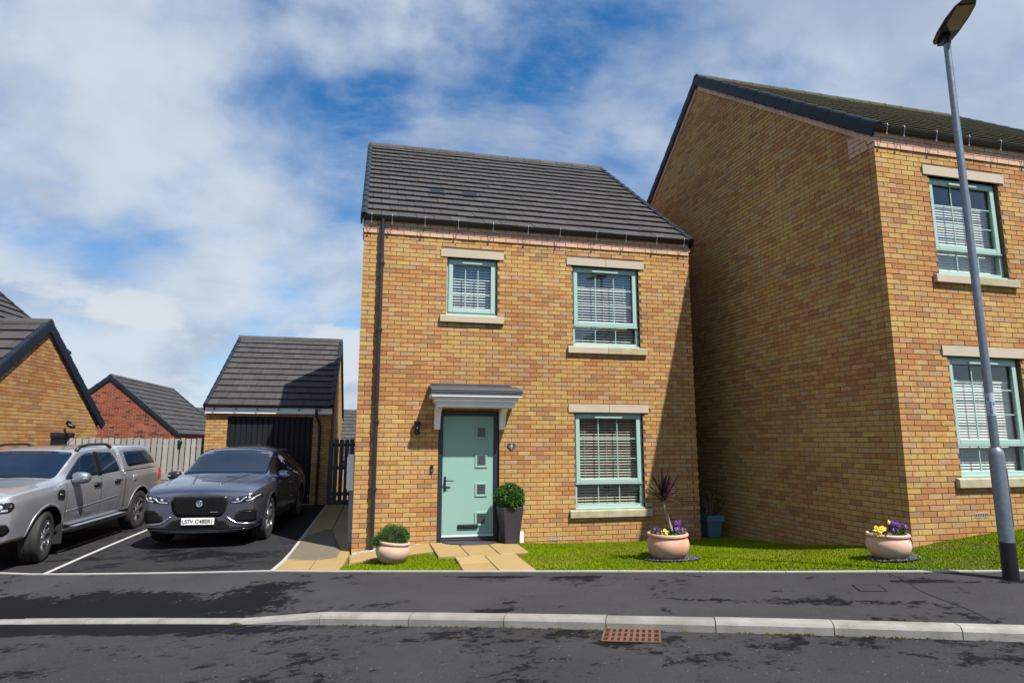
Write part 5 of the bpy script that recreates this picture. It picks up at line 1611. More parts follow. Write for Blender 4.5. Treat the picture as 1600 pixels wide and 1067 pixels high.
def make_truck(loc, rotz, tilt):
    root = thing('pickup_truck', 'silver double-cab pickup with rear canopy parked at the left', 'pickup', loc, rotz)
    root.rotation_euler = (tilt, 0, rotz)
    FA_, RA_, AZ = .92, 4.14, .39
    CF, SF = globals()['conform'], globals()['strip']
    ym = lambda y: float(np.interp(y, [0,.92,1.44,2.12,2.65,3.36,3.53,5.31], [0,.92,1.26,1.95,2.50,3.23,3.41,5.21]))    # drawing length -> built length
    mp_ = lambda pts, axis: [(ym(p), q) for p, q in pts] if axis == 'side' else pts
    conform = lambda tree, poly, axis, *a, **k: CF(tree, mp_(poly, axis), axis, *a, **k)
    strip = lambda tree, pts, w, axis, *a, **k: SF(tree, mp_(pts, axis), w, axis, *a, **k)
    me, tr = car_body(TRK_ST, [(FA_, AZ), (RA_, AZ)], .455, .56, M['silver_paint'], crease={2:.4, 5:.45, 6:.85, 7:.6, 8:.2}, ring_crease={0:(0,.5), 1:(0,.2), 4:(7,.75), 6:(7,.55), 9:(6,.8), 10:(6,.8), 13:(0,.4)})
    link('body', me, root)
    cme, ctr = car_body(CAN_ST, [], .4, .5, M['silver_paint'], crease={2:.8, 3:.6, 5:.5, 6:.4}, ring_crease={0:(0,.9), 3:(4,.3), 5:(0,.7)})
    link('canopy', cme, root)
    P = M['silver_paint']; K = M['car_black']; G = M['car_glass']
    conform(tr, rounded([(-.77,1.235),(-.4,1.255),(.4,1.255),(.77,1.235),(.705,1.628),(.3,1.656),(-.3,1.656),(-.705,1.628)], .06), 'front', 'windscreen', G, root, .003, .008, .06)
    conform(tr, rounded([(1.60,1.205),(2.60,1.215),(2.60,1.608),(2.36,1.608),(2.16,1.552)], .05), 'side', 'front_side_window', G, root, .003, .008, .06, mirror=True)
    conform(tr, rounded([(2.70,1.215),(3.40,1.23),(3.36,1.440),(3.26,1.592),(2.73,1.612)], .05), 'side', 'rear_side_window', G, root, .003, .008, .06, mirror=True)
    conform(tr, rounded([(2.565,1.20),(2.725,1.20),(2.735,1.620),(2.61,1.620)], .01), 'side', 'door_pillar', M['grille_black'], root, .006, .010, .06, mirror=True)
    conform(ctr, rounded([(3.74,1.285),(5.02,1.30),(4.92,1.42),(4.74,1.585),(3.70,1.585)], .07), 'side', 'canopy_window', G, root, .004, .010, .06, mirror=True)
    strip(tr, [(3.535,.50),(3.53,.9),(3.525,1.19)], .020, 'side', 'cab_gap', K, root, mirror=True, off=.0015, thick=.006)
    strip(tr, [(3.565,.55),(3.56,.9),(3.555,1.19)], .016, 'side', 'bed_edge', M['rim'], root, mirror=True, off=.004, thick=.010)
    # lights and nose
    for s in (1, -1):
        sx = lambda pl: [(a*s, b) for a, b in pl]
        hl = conform(tr, rounded(sx([(.50,.83),(.88,.85),(.905,.93),(.885,1.00),(.70,.985),(.50,.955)])[::s], .03), 'front', 'headlight', M['lamp_dark'], root, .006, .014, .05)
        strip(tr, sx([(.56,.865),(.70,.865),(.86,.885)]), .03, 'front', 'daytime_lamp', M['lamp_white'], hl, off=.012)
        for cx_, cz_, rr in ((.62,.91,.05), (.78,.925,.045)):
            hh, _, _, _ = tr.ray_cast(Vector((cx_*s, -2, cz_)), Vector((0,1,0)))
            q = MB(); q.lathe([(rr,.01),(rr,-.012),(rr*.6,-.02),(.004,-.022)], 20, (0,0,0), 'y'); q = q.build('reflector', M['lamp_white'], hl, True); q.location = hh; fix_normals(q.data)
        conform(tr, rounded(sx([(.60,.52),(.84,.53),(.885,.60),(.86,.70),(.60,.68)])[::s], .03), 'front', 'fog_lamp_pocket', M['grille_black'], root, .006, .012, .05)
        hh, _, _, _ = tr.ray_cast(Vector((.72*s, -2, .58)), Vector((0,1,0)))
        q = MB(); q.lathe([(.045,.01),(.045,-.014),(.03,-.02),(.004,-.02)], 18, (0,0,0), 'y'); q = q.build('fog_lamp', M['lamp_white'], root, True); q.location = hh + Vector((0,-.006,0)); fix_normals(q.data)
    gr = conform(tr, rounded([(-.44,.70),(.44,.70),(.48,.80),(.46,.98),(-.46,.98),(-.48,.80)], .04), 'front', 'grille', M['lamp_dark'], root, .006, .014, .05)
    for z in (.76, .84, .92): strip(tr, [(-.44,z),(0,z+.005),(.44,z)], .035, 'front', 'grille_bar', K, gr, off=.018, thick=.014)
    conform(tr, rounded([(-.56,.46),(.56,.46),(.54,.66),(-.54,.66)], .03), 'front', 'lower_intake', M['grille_black'], root, .006, .014, .05)
    pl = MB().box(-.26, .26, -.010, 0, -.0555, .0555).build('number_plate', M['plate'], root, bevel=.004)
    hh, _, _, _ = tr.ray_cast(Vector((0, -2, .56)), Vector((0,1,0))); pl.location = (0, hh.y-.02, .56)
    # flank
    for y in (1.56, 2.64): strip(tr, [(y,.48),(y+.01,.8),(y+.02,1.19)], .010, 'side', 'door_gap', K, root, mirror=True, off=.0015, thick=.004)
    strip(tr, [(3.40,1.20),(3.42,.95),(3.36,.70),(3.30,.48)], .010, 'side', 'door_gap', K, root, mirror=True, off=.0015, thick=.004)
    for y in (2.42, 3.14):
        conform(tr, rounded([(y-.02,1.0),(y+.20,1.0),(y+.20,1.085),(y-.02,1.085)], .035), 'side', 'handle_recess', K, root, .003, .006, .05, mirror=True)
        strip(tr, [(y-.015,1.05),(y+.195,1.055)], .03, 'side', 'door_handle', K, root, mirror=True, off=.03, thick=.03)
    conform(tr, rounded([(1.24,.93),(1.50,.90),(1.50,1.04),(1.40,1.075),(1.22,1.05)], .025), 'side', 'wing_vent', K, root, .010, .02, .05, mirror=True)
    strip(tr, [(1.30,.995),(1.42,.985)], .03, 'side', 'vent_badge', M['rim'], root, mirror=True, off=.016, thick=.008)
    conform(tr, rounded([(3.86,.98),(4.04,.985),(4.04,1.11),(3.86,1.11)], .03), 'side', 'fuel_flap', P, root, .004, .008, .05)
    conform(tr, rounded([(5.02,.93),(5.27,.93),(5.26,1.19),(5.10,1.19)], .03), 'side', 'tail_lamp', M['lamp_red'], root, .008, .016, .05, mirror=True)
    strip(tr, [(1.60,.70),(2.3,.73),(3.3,.78)], .012, 'side', 'door_crease', P, root, mirror=True, off=.005, thick=.012)
    for s in (1, -1):
        hh, _, _, _ = tr.ray_cast(Vector((2*s, 2.0, .60)), Vector((-s,0,0)))
        text_part('WILDTRAK', root, (hh.x + s*.004, 1.95, .60), (RAD(90), 0, RAD(90)*s), .11, M['grey_ink'], 'door_lettering', .001)
        # side step, mud flaps, rails
        mb = MB(); mb.tube([(s*.80,1.36,.40),(s*.93,1.44,.39),(s*.965,1.6,.39),(s*.965,3.4,.39),(s*.93,3.56,.39),(s*.80,3.64,.40)], .045, 10)
        o = mb.build('side_step', M['dark_metal'], root, True)
        MB().box(min(s*.90, s*1.01), max(s*.90, s*1.01), 1.62, 3.36, .433, .440).build('step_tread', M['steel_dull'], o)
        MB().box(min(s*.70, s*.93), max(s*.70, s*.93), FA_+.44, FA_+.455, .20, .56).build('mud_flap', M['tyre'], root)
        MB().box(min(s*.70, s*.93), max(s*.70, s*.93), RA_+.46, RA_+.475, .22, .60).build('mud_flap', M['tyre'], root)
        r = MB(); r.tube([(s*.70,2.01,1.65),(s*.69,2.15,1.72),(s*.685,2.45,1.75),(s*.68,3.05,1.74),(s*.68,3.25,1.675)], [.03,.03,.024,.024,.03], 8); r.build('roof_rail', M['dark_metal'], root, True)
        mirror_part(root, (s*.90, 1.61, 1.22), s, M['steel'], 1.15)
        steer = RAD(13)
        wheel_parts(root, (s*.80, FA_, .388), .388, .265, .235, (6, .12, .020), 'rim', s, steer)
        wheel_parts(root, (s*.80, RA_, .388), .388, .265, .235, (6, .12, .020), 'rim', s)
    for y in (FA_, RA_): lip(tr, root, y, AZ, .455, P, w=.04)
    MB().tube([(-.1,1.28,1.285),(.25,1.22,1.275),(.5,1.24,1.28)], .009, 6).build('wiper', K, root)
    MB().tube([(.45,2.03,1.66),(.46,2.07,1.70)], .02, 8).build('aerial_base', K, root)
    MB().tube([(.46,2.07,1.70),(.72,2.29,2.08)], [.005,.003], 6).build('aerial', K, root)
    MB().box(-.80, .80, 5.17, 5.32, .50, .66).build('rear_bumper', M['dark_metal'], root, bevel=.03)
    return root
TR = RAD(-5.1)
fx = Vector((-4.66, .9)) - Vector((math.cos(TR)*.90 - math.sin(TR)*.92, math.sin(TR)*.90 + math.cos(TR)*.92))
truck = make_truck((fx.x, fx.y, -.135), TR, RAD(1.35))
# ------------------------------------------------------------------ street lamp
LP = Vector((6.45, -5.31, 0)); LP.z = .405
lamp = thing('street_lamp', 'galvanised street lamp column with black painted foot at the right', 'street lamp', tuple(LP))
mb = MB(); mb.lathe([(.068,-.3),(.068,1.20),(.063,1.245),(.040,1.275)], 28); o = mb.build('base_column', M['steel'], lamp, True); smooth_by_angle(o, 50)
mb = MB(); mb.lathe([(.070,-.02),(.070,.345)], 28, cap=False); o = mb.build('painted_foot', M['dark_metal'], lamp, True); fix_normals(o.data)
mb = MB(); mb.lathe([(.040,1.27),(.038,3.2),(.034,5.86)], 24); o = mb.build('shaft', M['steel'], lamp, True); smooth_by_angle(o, 50)
dm = MB(); n = 8
for z in (0,):
    vs = []
    for r in (.069, .075):
        for zz_ in (.50, 1.06):
            for k in range(n+1):
                a = RAD(-62 + 70*k/n)
                vs.append((r*math.cos(a), r*math.sin(a), zz_))
    m_ = n+1
    fs = []
    for k in range(n): fs += [(2*m_+k, 2*m_+k+1, 3*m_+k+1, 3*m_+k), (m_+k, m_+k+1, 3*m_+k+1, 3*m_+k), (k, k+1, 2*m_+k+1, 2*m_+k)]
    fs += [(0, m_, 3*m_, 2*m_), (n, m_+n, 3*m_+n, 2*m_+n)]
    dm.add(vs, fs)
o = dm.build('access_door', M['steel_dull'], lamp); fix_normals(o.data)
def wrap(parent, name, r, a0, a1, z0, z1, material):
    mb = MB(); vs = []; n = 10
    for z in (z0, z1):
        for k in range(n+1):
            a = RAD(a0 + (a1-a0)*k/n); vs.append((r*math.cos(a), r*math.sin(a), z))
    mb.add(vs, [(k, k+1, n+2+k, n+1+k) for k in range(n)])
    return mb.build(name, material, parent, True)
stk = wrap(lamp, 'sticker', .0412, -195, -45, 1.60, 1.83, M['sticker'])
for a0, a1, z0, z1 in ((-150,-118,1.615,1.66), (-150,-122,1.67,1.74), (-108,-80,1.70,1.74), (-170,-150,1.75,1.79)):
    wrap(stk, 'print', .0416, a0, a1, z0, z1, M['sticker_blue'])
# lantern: flat LED head reaching over the road
hd = MB()
rd_dir = Vector((-.438, -.899, 0)).normalized(); sd_ = Vector((-rd_dir.y, rd_dir.x, 0)); upv = Vector((0,0,1))
O = Vector((0,0,5.90))
secs = [(-.14, .07, .03), (-.09, .10, .05), (.05, .115, .065), (.28, .12, .06), (.46, .105, .045), (.56, .07, .03)]
vs = []; fs = []
for t, w, h in secs:
    for a, b in ((-w,0),(w,0),(w*.98,h*.45),(w*.6,h),(-w*.6,h),(-w*.98,h*.45)):
        vs.append(O + rd_dir*t + sd_*a + upv*(b + t*.06))
for i in range(len(secs)-1):
    for k in range(6): fs.append((i*6+k, i*6+(k+1) % 6, (i+1)*6+(k+1) % 6, (i+1)*6+k))
fs += [tuple(range(6)), tuple(range(30, 36))]
hd.add(vs, fs); o = hd.build('lantern', M['dark_metal'], lamp, bevel=.006); fix_normals(o.data)
ln = MB().obox(O + rd_dir*.30 + upv*.012, (rd_dir + upv*.06, sd_, upv), (.20, .088, .006)).build('lantern_glass', M['pane_lead'], lamp)
nk = MB(); nk.tube([(0,0,5.80),(0,0,5.91)], [.042,.045], 16); nk.obox(Vector((0,0,5.885)) - rd_dir*.06, (rd_dir, sd_, upv), (.06,.045,.03)); nk.build('spigot', M['dark_metal'], lamp)

# ------------------------------------------------------------------ drain grate in the channel
gu, gv = 2.97, -.305
gx_, gy_ = xy(gu, gv)
dg_ = thing('drain_grate', 'rusty slotted drain grate in the road beside the kerb', 'drain', (gx_, gy_, zr(gu)+.006), -TH)
dg_.rotation_euler = (0, -math.atan(.042), -TH)
MB().box(-.235, .235, -.17, .17, -.02, .0015).build('void_plate', M['hole'], dg_)  # near-black plate on the road, standing in for the dark void below
ring(MB(), -.24, .24, -.175, .175, .020, 0, 0).v
fr = MB(); fr.box(-.24,.24,-.178,-.160,.001,.011); fr.box(-.24,.24,.160,.178,.001,.011); fr.box(-.24,-.222,-.160,.160,.001,.011); fr.box(.222,.24,-.160,.160,.001,.011)
fr.build('grate_frame', M['rust'], dg_, bevel=.003)
for k in range(1, 9): MB().box(-.222+k*.0493-.013, -.222+k*.0493+.013, -.160, .160, .003, .0105).build('grate_bar', M['rust'], dg_, bevel=.002)
for y in (-.062, .062): MB().box(-.222, .222, y-.013, y+.013, .002, .0092).build('cross_bar', M['rust'], dg_)

# louvred channel drain across the side path
dr_ = thing('channel_drain', 'dark slotted drain cover across the paved side path', 'drain', (-.61, .52, T(-.61,.52)+.014), RAD(-8))
MB().box(-.27, .27, -.15, .15, -.03, .004).build('drain_tray', M['hole'], dr_)
for k in range(13): MB().box(-.26+k*.0433-.012, -.26+k*.0433+.012, -.145, .145, .005, .014).build('drain_bar', M['dark_metal'], dr_)

# small iron covers in the footway
for (px_, py_, lab) in ((5.02, -5.05, 'small square iron cover set in the footway'),):
    u_, v_ = uv(px_, py_); t_ = v_/ve(u_)
    zc = (zr(u_)+kerb_up(u_)-.006)*(1-t_) + (ze(u_)-.004)*t_
    ic = thing('footway_cover', lab, 'cover', (px_, py_, zc), -TH)
    ic.rotation_euler = (RAD(1.2), -math.atan(.04), -TH)
    ring(MB(), -.12, .12, 0, 0, .012, 0, 0)
    MB().box(-.11, .11, -.11, .11, -.02, .004).build('lid', M['footway'], ic)
    f_ = MB(); f_.box(-.125,.125,-.125,-.112,-.02,.005); f_.box(-.125,.125,.112,.125,-.02,.005); f_.box(-.125,-.112,-.112,.112,-.02,.005); f_.box(.112,.125,-.112,.112,-.02,.005)
    f_.build('rim', M['dark_metal'], ic)

# ------------------------------------------------------------------ plants and pots
def leaf_cloud(n, fn, size, tones, seed, shape=(.5, 1.0), droop=0.):
    """n small leaves placed by fn(rng)->(pos, outward dir)"""
    rg = random.Random(seed); mb = MB()
    for _ in range(n):
        p, d = fn(rg)
        p = Vector(p); d = Vector(d).normalized()
        j = Vector((rg.gauss(0,.55), rg.gauss(0,.55), rg.gauss(0,.55)))
        ax = (d + j).normalized(); s = size*rg.uniform(.65, 1.3)
        side = ax.cross(Vector((rg.gauss(0,1), rg.gauss(0,1), rg.gauss(0,1))))
        if side.length < 1e-3: continue
        side = side.normalized()*s*shape[0]
        nrm = side.cross(ax).normalized()
        tip = p + ax*s*shape[1]; mid = p + ax*s*shape[1]*.5 + nrm*s*.08
        mb.add([p, mid+side*.5, tip - Vector((0,0,droop*s)), mid-side*.5], [(0,1,2,3)], rg.choice(tones))
    return mb
GREENS = [(.030,.095,.012),(.045,.13,.016),(.065,.17,.02),(.022,.065,.010),(.085,.20,.028),(.035,.105,.018)]
def bowl_pot(name, label, x, y, r, h, material, tilt=(0,0), soil_drop=.05):
    z = T(x, y)
    root = thing(name, label, 'plant pot', (x, y, z))
    root.rotation_euler = (tilt[0], tilt[1], random.uniform(0, 6))
    k = r/.27; hh = h
    prof = [(.15*k,.0),(.19*k,.012*hh/.3),(.245*k,.08*hh/.3),(.27*k,.15*hh/.3),(.262*k,.21*hh/.3),(.238*k,.25*hh/.3),(.236*k,.258*hh/.3),(.258*k,.268*hh/.3),(.262*k,.285*hh/.3),(.252*k,.30*hh/.3),(.232*k,.30*hh/.3),(.222*k,.285*hh/.3),(.220*k,.22*hh/.3),(.20*k,.20*hh/.3),(.01,.20*hh/.3)]
    mb = MB(); mb.lathe(prof, 48); o = mb.build('bowl', material, root, True); fix_normals(o.data); smooth_by_angle(o, 45)
    s = MB(); s.lathe([(.21*k,.245*hh/.3),(.12*k,.262*hh/.3),(.004,.265*hh/.3)], 24, cap=False); s.lathe([(.21*k,.20*hh/.3),(.21*k,.245*hh/.3)], 24, cap=False)
    s.build('soil', M['soil'], root, True)
    return root, z
random.seed(9)
# bowl with the low conifer
b1, z1_ = bowl_pot('terracotta_bowl', 'terracotta bowl with a feathery green conifer on the small lawn', .565, -1.36, .235, .28, M['terra_pale'], (RAD(2), RAD(-6)))
CONL = [(-.10,0,.07,.18),(.09,.02,.11,.19),(0,-.07,.05,.18),(-.23,-.02,.0,.13),(.17,.0,.09,.14),(-.02,.06,.14,.16),(-.14,-.05,.02,.15),(.12,-.08,.03,.14)]
def conifer(rg):
    a = rg.uniform(0, 6.283)
    cx_, cy_, cz_, R = rg.choice(CONL)
    th = math.acos(1 - rg.random()*1.45); rr = R*(.62 + .42*rg.random())
    d = Vector((math.sin(th)*math.cos(a), math.sin(th)*math.sin(a), math.cos(th)*.9))
    return (cx_ + d.x*rr, cy_ + d.y*rr, .285 + cz_ + d.z*rr*.9), d + Vector((0,0,.3))
c = leaf_cloud(9500, conifer, .027, [(.022,.075,.010),(.032,.10,.012),(.048,.135,.016),(.016,.05,.008),(.065,.165,.02)], 31, (.36, 1.0)).build('foliage', M['leaf'], None)
c.scale = (.80, .80, .86); c.location = (.565, -1.36, z1_+.015); tag(c, 'feathery green conifer spilling over the pale terracotta bowl', 'shrub')
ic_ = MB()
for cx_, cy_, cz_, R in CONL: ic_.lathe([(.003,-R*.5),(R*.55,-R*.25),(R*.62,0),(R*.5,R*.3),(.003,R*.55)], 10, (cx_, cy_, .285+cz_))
ic_.build('dark_core', M['soil'], c, True)  # solid dark cores added so the inside of the foliage looks shaded
for k in range(6):
    a = k*1.05; tb = MB(); tb.tube([(0,0,.24),(math.cos(a)*.05,math.sin(a)*.05,.32),(math.cos(a)*.12,math.sin(a)*.12,.38)], [.008,.006,.003], 5); tb.build('stem', M['bark'], c)
# two flower bowls standing on slate chips
def chip_bed(x, y, rx, ry, n, lab):
    poly = [(x + rx*math.cos(a), y + ry*math.sin(a)) for a in np.linspace(0, 2*math.pi, 25)[:-1]]
    mb = MB(); mb.add([(px_, py_, T(px_, py_)+.004) for px_, py_ in poly], [tuple(range(24))]); o = mb.build('slate_bed', M['slate_chip']); struct(o)
    chips('slate_chips', poly, n, .018, [(.05,.055,.065),(.08,.085,.095),(.035,.04,.05),(.11,.115,.125)], M['slate_chip'], lab)
def blossom(mb, p, d, size, cols, rg):
    """pansy: five overlapping petals round a dark eye"""
    p = Vector(p); d = Vector(d).normalized(); a = d.orthogonal().normalized(); b = d.cross(a)
    rot = rg.uniform(0, 6.28)
    for k in range(5):
        t = rot + k*1.2566; rr = size*(1.0 if k < 3 else .85)
        u = a*math.cos(t) + b*math.sin(t); v = -a*math.sin(t) + b*math.cos(t)
        c = p + d*(.002*k)
        pts = [c, c + u*rr*.45 + v*rr*.42, c + u*rr*.95 + v*rr*.32 + d*rr*.12, c + u*rr*1.0 - v*rr*.32 + d*rr*.12, c + u*rr*.45 - v*rr*.42]
        mb.add(pts, [(0,1,2,3,4)], cols[k % len(cols)])
    mb.add([p + d*.012 + (a*math.cos(q)+b*math.sin(q))*size*.22 for q in (0, 1.57, 3.14, 4.71)], [(0,1,2,3)], (.02,.008,.02) if cols[0][0] > .4 or cols[0][2] > .2 else (.5,.3,.02))
def flowers(name, label, x, y, zb, spots, r, seed):
    rg = random.Random(seed)
    def f(r_):
        a = r_.uniform(0, 6.28); q = r*math.sqrt(r_.random())
        return (q*math.cos(a), q*math.sin(a), r_.uniform(0, .06)), Vector((math.cos(a)*.6, math.sin(a)*.6, 1))
    root = thing(name, label, 'flowers', (x, y, zb))
    leaf_cloud(520, f, .045, [(.03,.09,.016),(.045,.125,.02),(.06,.16,.03),(.02,.06,.012)], seed, (.45, 1.0)).build('leaves', M['leaf'], root)
    for (fx_, fy_, fz_, sz, cols) in spots:
        mb = MB(); d = Vector((fx_*.8 + rg.uniform(-.3,.3), -1.0 + rg.uniform(-.4,.3), .55 + rg.uniform(-.2,.3)))
        blossom(mb, (fx_, fy_, fz_), d, sz, cols, rg)
        o = mb.build('blossom', M['petal'], root)
        st = MB(); st.tube([(fx_*.8, fy_*.8, 0), (fx_, fy_+.008, fz_)], .003, 5); st.build('stem', M['grass_stem'], o)
    return root
M['grass_stem'] = mat('green_stem', (.06, .14, .03), .6, noise=(20, .3, (.08, .17, .04)))
PUR = [(.055,.012,.16),(.09,.02,.24),(.03,.008,.07)]; DARK = [(.022,.006,.03),(.035,.008,.05),(.018,.006,.02)]; YEL = [(.72,.52,.02),(.80,.60,.03),(.66,.44,.01)]; LIM = [(.62,.62,.06),(.70,.68,.10)]; RED = [(.30,.03,.03),(.24,.05,.04)]; PINKF = [(.50,.20,.22),(.36,.10,.14)]
def cluster(rg, cx_, cy_, cz_, sx, sz, n, size, cols):
    return [(cx_+rg.uniform(-sx,sx), cy_+rg.uniform(-sx,sx)*.7, cz_+rg.uniform(-sz,sz), size*rg.uniform(.8,1.2), [rg.choice(cols) for _ in range(3)]) for _ in range(n)]
rg = random.Random(4)
BX, BY = 4.15, -2.55
chip_bed(BX+.05, BY-.02, .38, .30, 420, 'dark slate chips round the terracotta bowl with the palm')
b2, z2_ = bowl_pot('terracotta_bowl', 'orange terracotta bowl holding a purple cordyline on the main lawn', BX, BY, .28, .335, M['terra'], (0, RAD(-1)))
sp = cluster(rg, -.17, -.08, .07, .05, .045, 8, .034, DARK) + cluster(rg, -.09, -.12, .06, .03, .05, 9, .030, LIM + YEL) + cluster(rg, .12, -.06, .13, .05, .06, 9, .040, PUR) + cluster(rg, .20, -.06, .07, .04, .04, 7, .032, PUR + DARK) + cluster(rg, .06, -.14, .02, .05, .02, 4, .022, PINKF)
flowers('pansies', 'purple and lime pansies round the cordyline stem in the orange bowl', BX, BY, z2_+.285, sp, .20, 12)
# cordyline
cor = thing('cordyline', 'purple spiky cordyline on a bare curved stem', 'plant', (BX, BY, z2_+.26))
tb = MB(); tb.tube([(.085,-.03,0),(.05,-.03,.08),(.0,-.02,.24),(-.03,-.01,.38),(-.045,0,.50)], [.030,.026,.023,.021,.024], 10); tb.build('trunk', M['bark'], cor, True)
rgc = random.Random(77)
cm = [(.030,.010,.016),(.045,.014,.022),(.020,.009,.012),(.060,.022,.030),(.085,.035,.045)]
for k in range(58):
    a = rgc.uniform(0, 6.283); el = RAD(rgc.choice([rgc.uniform(45, 88), rgc.uniform(10, 60), rgc.uniform(-10, 45)])); L = rgc.uniform(.28, .47)*(1.0 if el > .6 else .85)
    base = Vector((-.045, 0, .49 + rgc.uniform(-.03, .04)))
    d = Vector((math.cos(a)*math.cos(el), math.sin(a)*math.cos(el), math.sin(el)))
    side = d.cross(Vector((0,0,1)));
    side = side.normalized() if side.length > 1e-3 else Vector((1,0,0))
    vs = []; n = 6; sag = rgc.uniform(.02, .20)*(1 if el < 1.0 else .25); w = rgc.uniform(.009, .015)
    for i in range(n+1):
        t = i/n; c = base + d*L*t - Vector((0,0,sag*L*t*t)); ww = w*(.55 + 1.1*t*(1-t)*2)*(1 if i < n else .05)
        up_ = side.cross(d).normalized()*w*.35
        vs += [c - side*ww + up_, c, c + side*ww + up_]
    fs = []
    for i in range(n): fs += [(i*3, i*3+1, i*3+4, i*3+3), (i*3+1, i*3+2, i*3+5, i*3+4)]
    MB().add(vs, fs, rgc.choice(cm)).build('blade', M['leaf_purple'] if 'leaf_purple' in M else M['petal'], cor)
CX3, CY3 = 6.34, -3.93
chip_bed(CX3+.03, CY3-.03, .31, .25, 320, 'dark slate chips under the wide flower bowl by the gable')
b3, z3_ = bowl_pot('terracotta_bowl', 'wide pale terracotta bowl of pansies beside the shaded gable corner', CX3, CY3, .245, .285, M['terra_pale'], (0, RAD(.5)))
rg = random.Random(14)
sp = cluster(rg, -.20, -.10, .10, .05, .06, 9, .034, YEL) + cluster(rg, -.10, -.12, .05, .05, .03, 7, .028, RED + DARK) + cluster(rg, .05, -.06, .13, .06, .05, 10, .036, PUR) + cluster(rg, .14, -.06, .11, .05, .05, 5, .030, PUR + DARK) + cluster(rg, .1, -.15, .02, .08, .015, 5, .022, PINKF) + cluster(rg, -.02, -.06, .18, .01, .01, 2, .022, YEL)
flowers('pansies', 'yellow, red and purple pansies in the wide pale bowl', CX3, CY3, z3_+.24, sp, .18, 22)

# tall planter with clipped box ball beside the door
TX, TY = 2.50, -.26; tz = T(TX, TY) + .012
tpn = thing('tall_planter', 'tall tapered charcoal planter standing right of the front door', 'planter', (TX, TY, tz), RAD(8))
def square_taper(mb, b, t, h, th=.018):
    vs = []
    for s, z in ((b,0),(t,h),(t-th,h),(b+.03,h-.10)):
        vs += [(-s,-s,z),(s,-s,z),(s,s,z),(-s,s,z)]
    fs = [(3,2,1,0)]
    for r in range(3):
        for k in range(4): fs.append((r*4+k, r*4+(k+1) % 4, (r+1)*4+(k+1) % 4, (r+1)*4+k))
    fs.append((12,13,14,15))
    mb.add(vs, fs)
mb = MB(); square_taper(mb, .115, .178, .58); o = mb.build('planter_body', M['planter_dark'], tpn, bevel=.014, seg=3); fix_normals(o.data)
MB().lathe([(.15,.53),(.05,.55),(.003,.55)], 16).build('soil', M['soil'], tpn)
def ball(rg):
    a = rg.uniform(0, 6.283); c_ = rg.uniform(-.75, 1); s_ = math.sqrt(1-c_*c_)
    R = .235*(.80 + .22*rg.random() + .05*math.sin(a*5+c_*7))
    d = Vector((s_*math.cos(a), s_*math.sin(a), c_))
    return (d.x*R, d.y*R, .72 + d.z*R*.92), d
bb = leaf_cloud(6500, ball, .030, GREENS, 41, (.62, .9)).build('foliage', M['leaf'], None)
bb.location = (TX, TY, tz); tag(bb, 'clipped box ball growing in the tall charcoal planter', 'shrub')
st_ = MB(); st_.tube([(0,0,.5),(0,0,.62),(.02,0,.75)], [.02,.018,.008], 8); st_.build('stem', M['bark'], bb)
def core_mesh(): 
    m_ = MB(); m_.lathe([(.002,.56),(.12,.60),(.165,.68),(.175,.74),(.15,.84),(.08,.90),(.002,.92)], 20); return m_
core_mesh().build('dark_core', M['bark_dark'] if 'bark_dark' in M else M['soil'], bb, True)  # dark solid filling the ball, inner shade given as colour

# blue planter with dark shrub in the passage between the houses
bx_, by_ = 6.64, .66; bz_ = T(bx_, by_)
bp_ = thing('blue_planter', 'blue square planter in the shaded passage between the houses', 'planter', (bx_, by_, bz_), RAD(6)); bp_.scale = (.84, .84, .90)
mb = MB(); square_taper(mb, .155, .20, .32); o = mb.build('planter_body', M['planter_blue'], bp_, bevel=.008); fix_normals(o.data)
mb = MB(); ring(mb, -.225, .225, 0, 0, .02, 0, 0); mb = MB()
for a, b, c_, d_ in ((-.228,.228,-.228,-.205),(-.228,.228,.205,.228),(-.228,-.205,-.205,.205),(.205,.228,-.205,.205)): mb.box(a, b, c_, d_, .315, .445)
mb.build('planter_rim', M['planter_blue'], bp_, bevel=.006)
MB().box(-.2, .2, -.2, .2, .36, .39).build('soil', M['soil'], bp_)
def shrub(rg):
    a = rg.uniform(0, 6.283); R = .26*math.sqrt(rg.random()); z = .42 + .62*rg.random()
    R *= .5 + .9*math.sin(min(1, (z-.40)/.62)*2.6)
    return (R*math.cos(a), R*math.sin(a), z), Vector((math.cos(a), math.sin(a), .5))
sh = leaf_cloud(420, shrub, .055, [(.018,.035,.012),(.03,.05,.018),(.06,.03,.02),(.022,.045,.014)], 51, (.4, 1.0)).build('foliage', M['leaf'], None)
sh.scale = (.80, .80, .85); sh.location = (bx_, by_, bz_); tag(sh, 'sparse dark shrub growing in the blue planter', 'shrub')
for k in range(7):
    a = k*.9; tb = MB(); tb.tube([(math.cos(a)*.03, math.sin(a)*.03, .36), (math.cos(a)*.10, math.sin(a)*.10, .70), (math.cos(a)*.16, math.sin(a)*.16, .98)], [.007,.005,.002], 5); tb.build('stem', M['bark'], sh)
# fence panel closing the passage
fp = thing('passage_gate', 'dark timber gate at the back of the passage between the houses', 'gate', (6.62, 2.6, T(6.62, 2.6)))
for k in range(7): MB().box(-.47+k*.135, -.35+k*.135, -.012, .012, .04, 1.78).build('board', M['wood_dark'], fp, bevel=.003)
for z in (.3, 1.0, 1.6): MB().box(-.48, .50, .013, .05, z-.04, z+.04).build('rail', M['wood_dark'], fp)

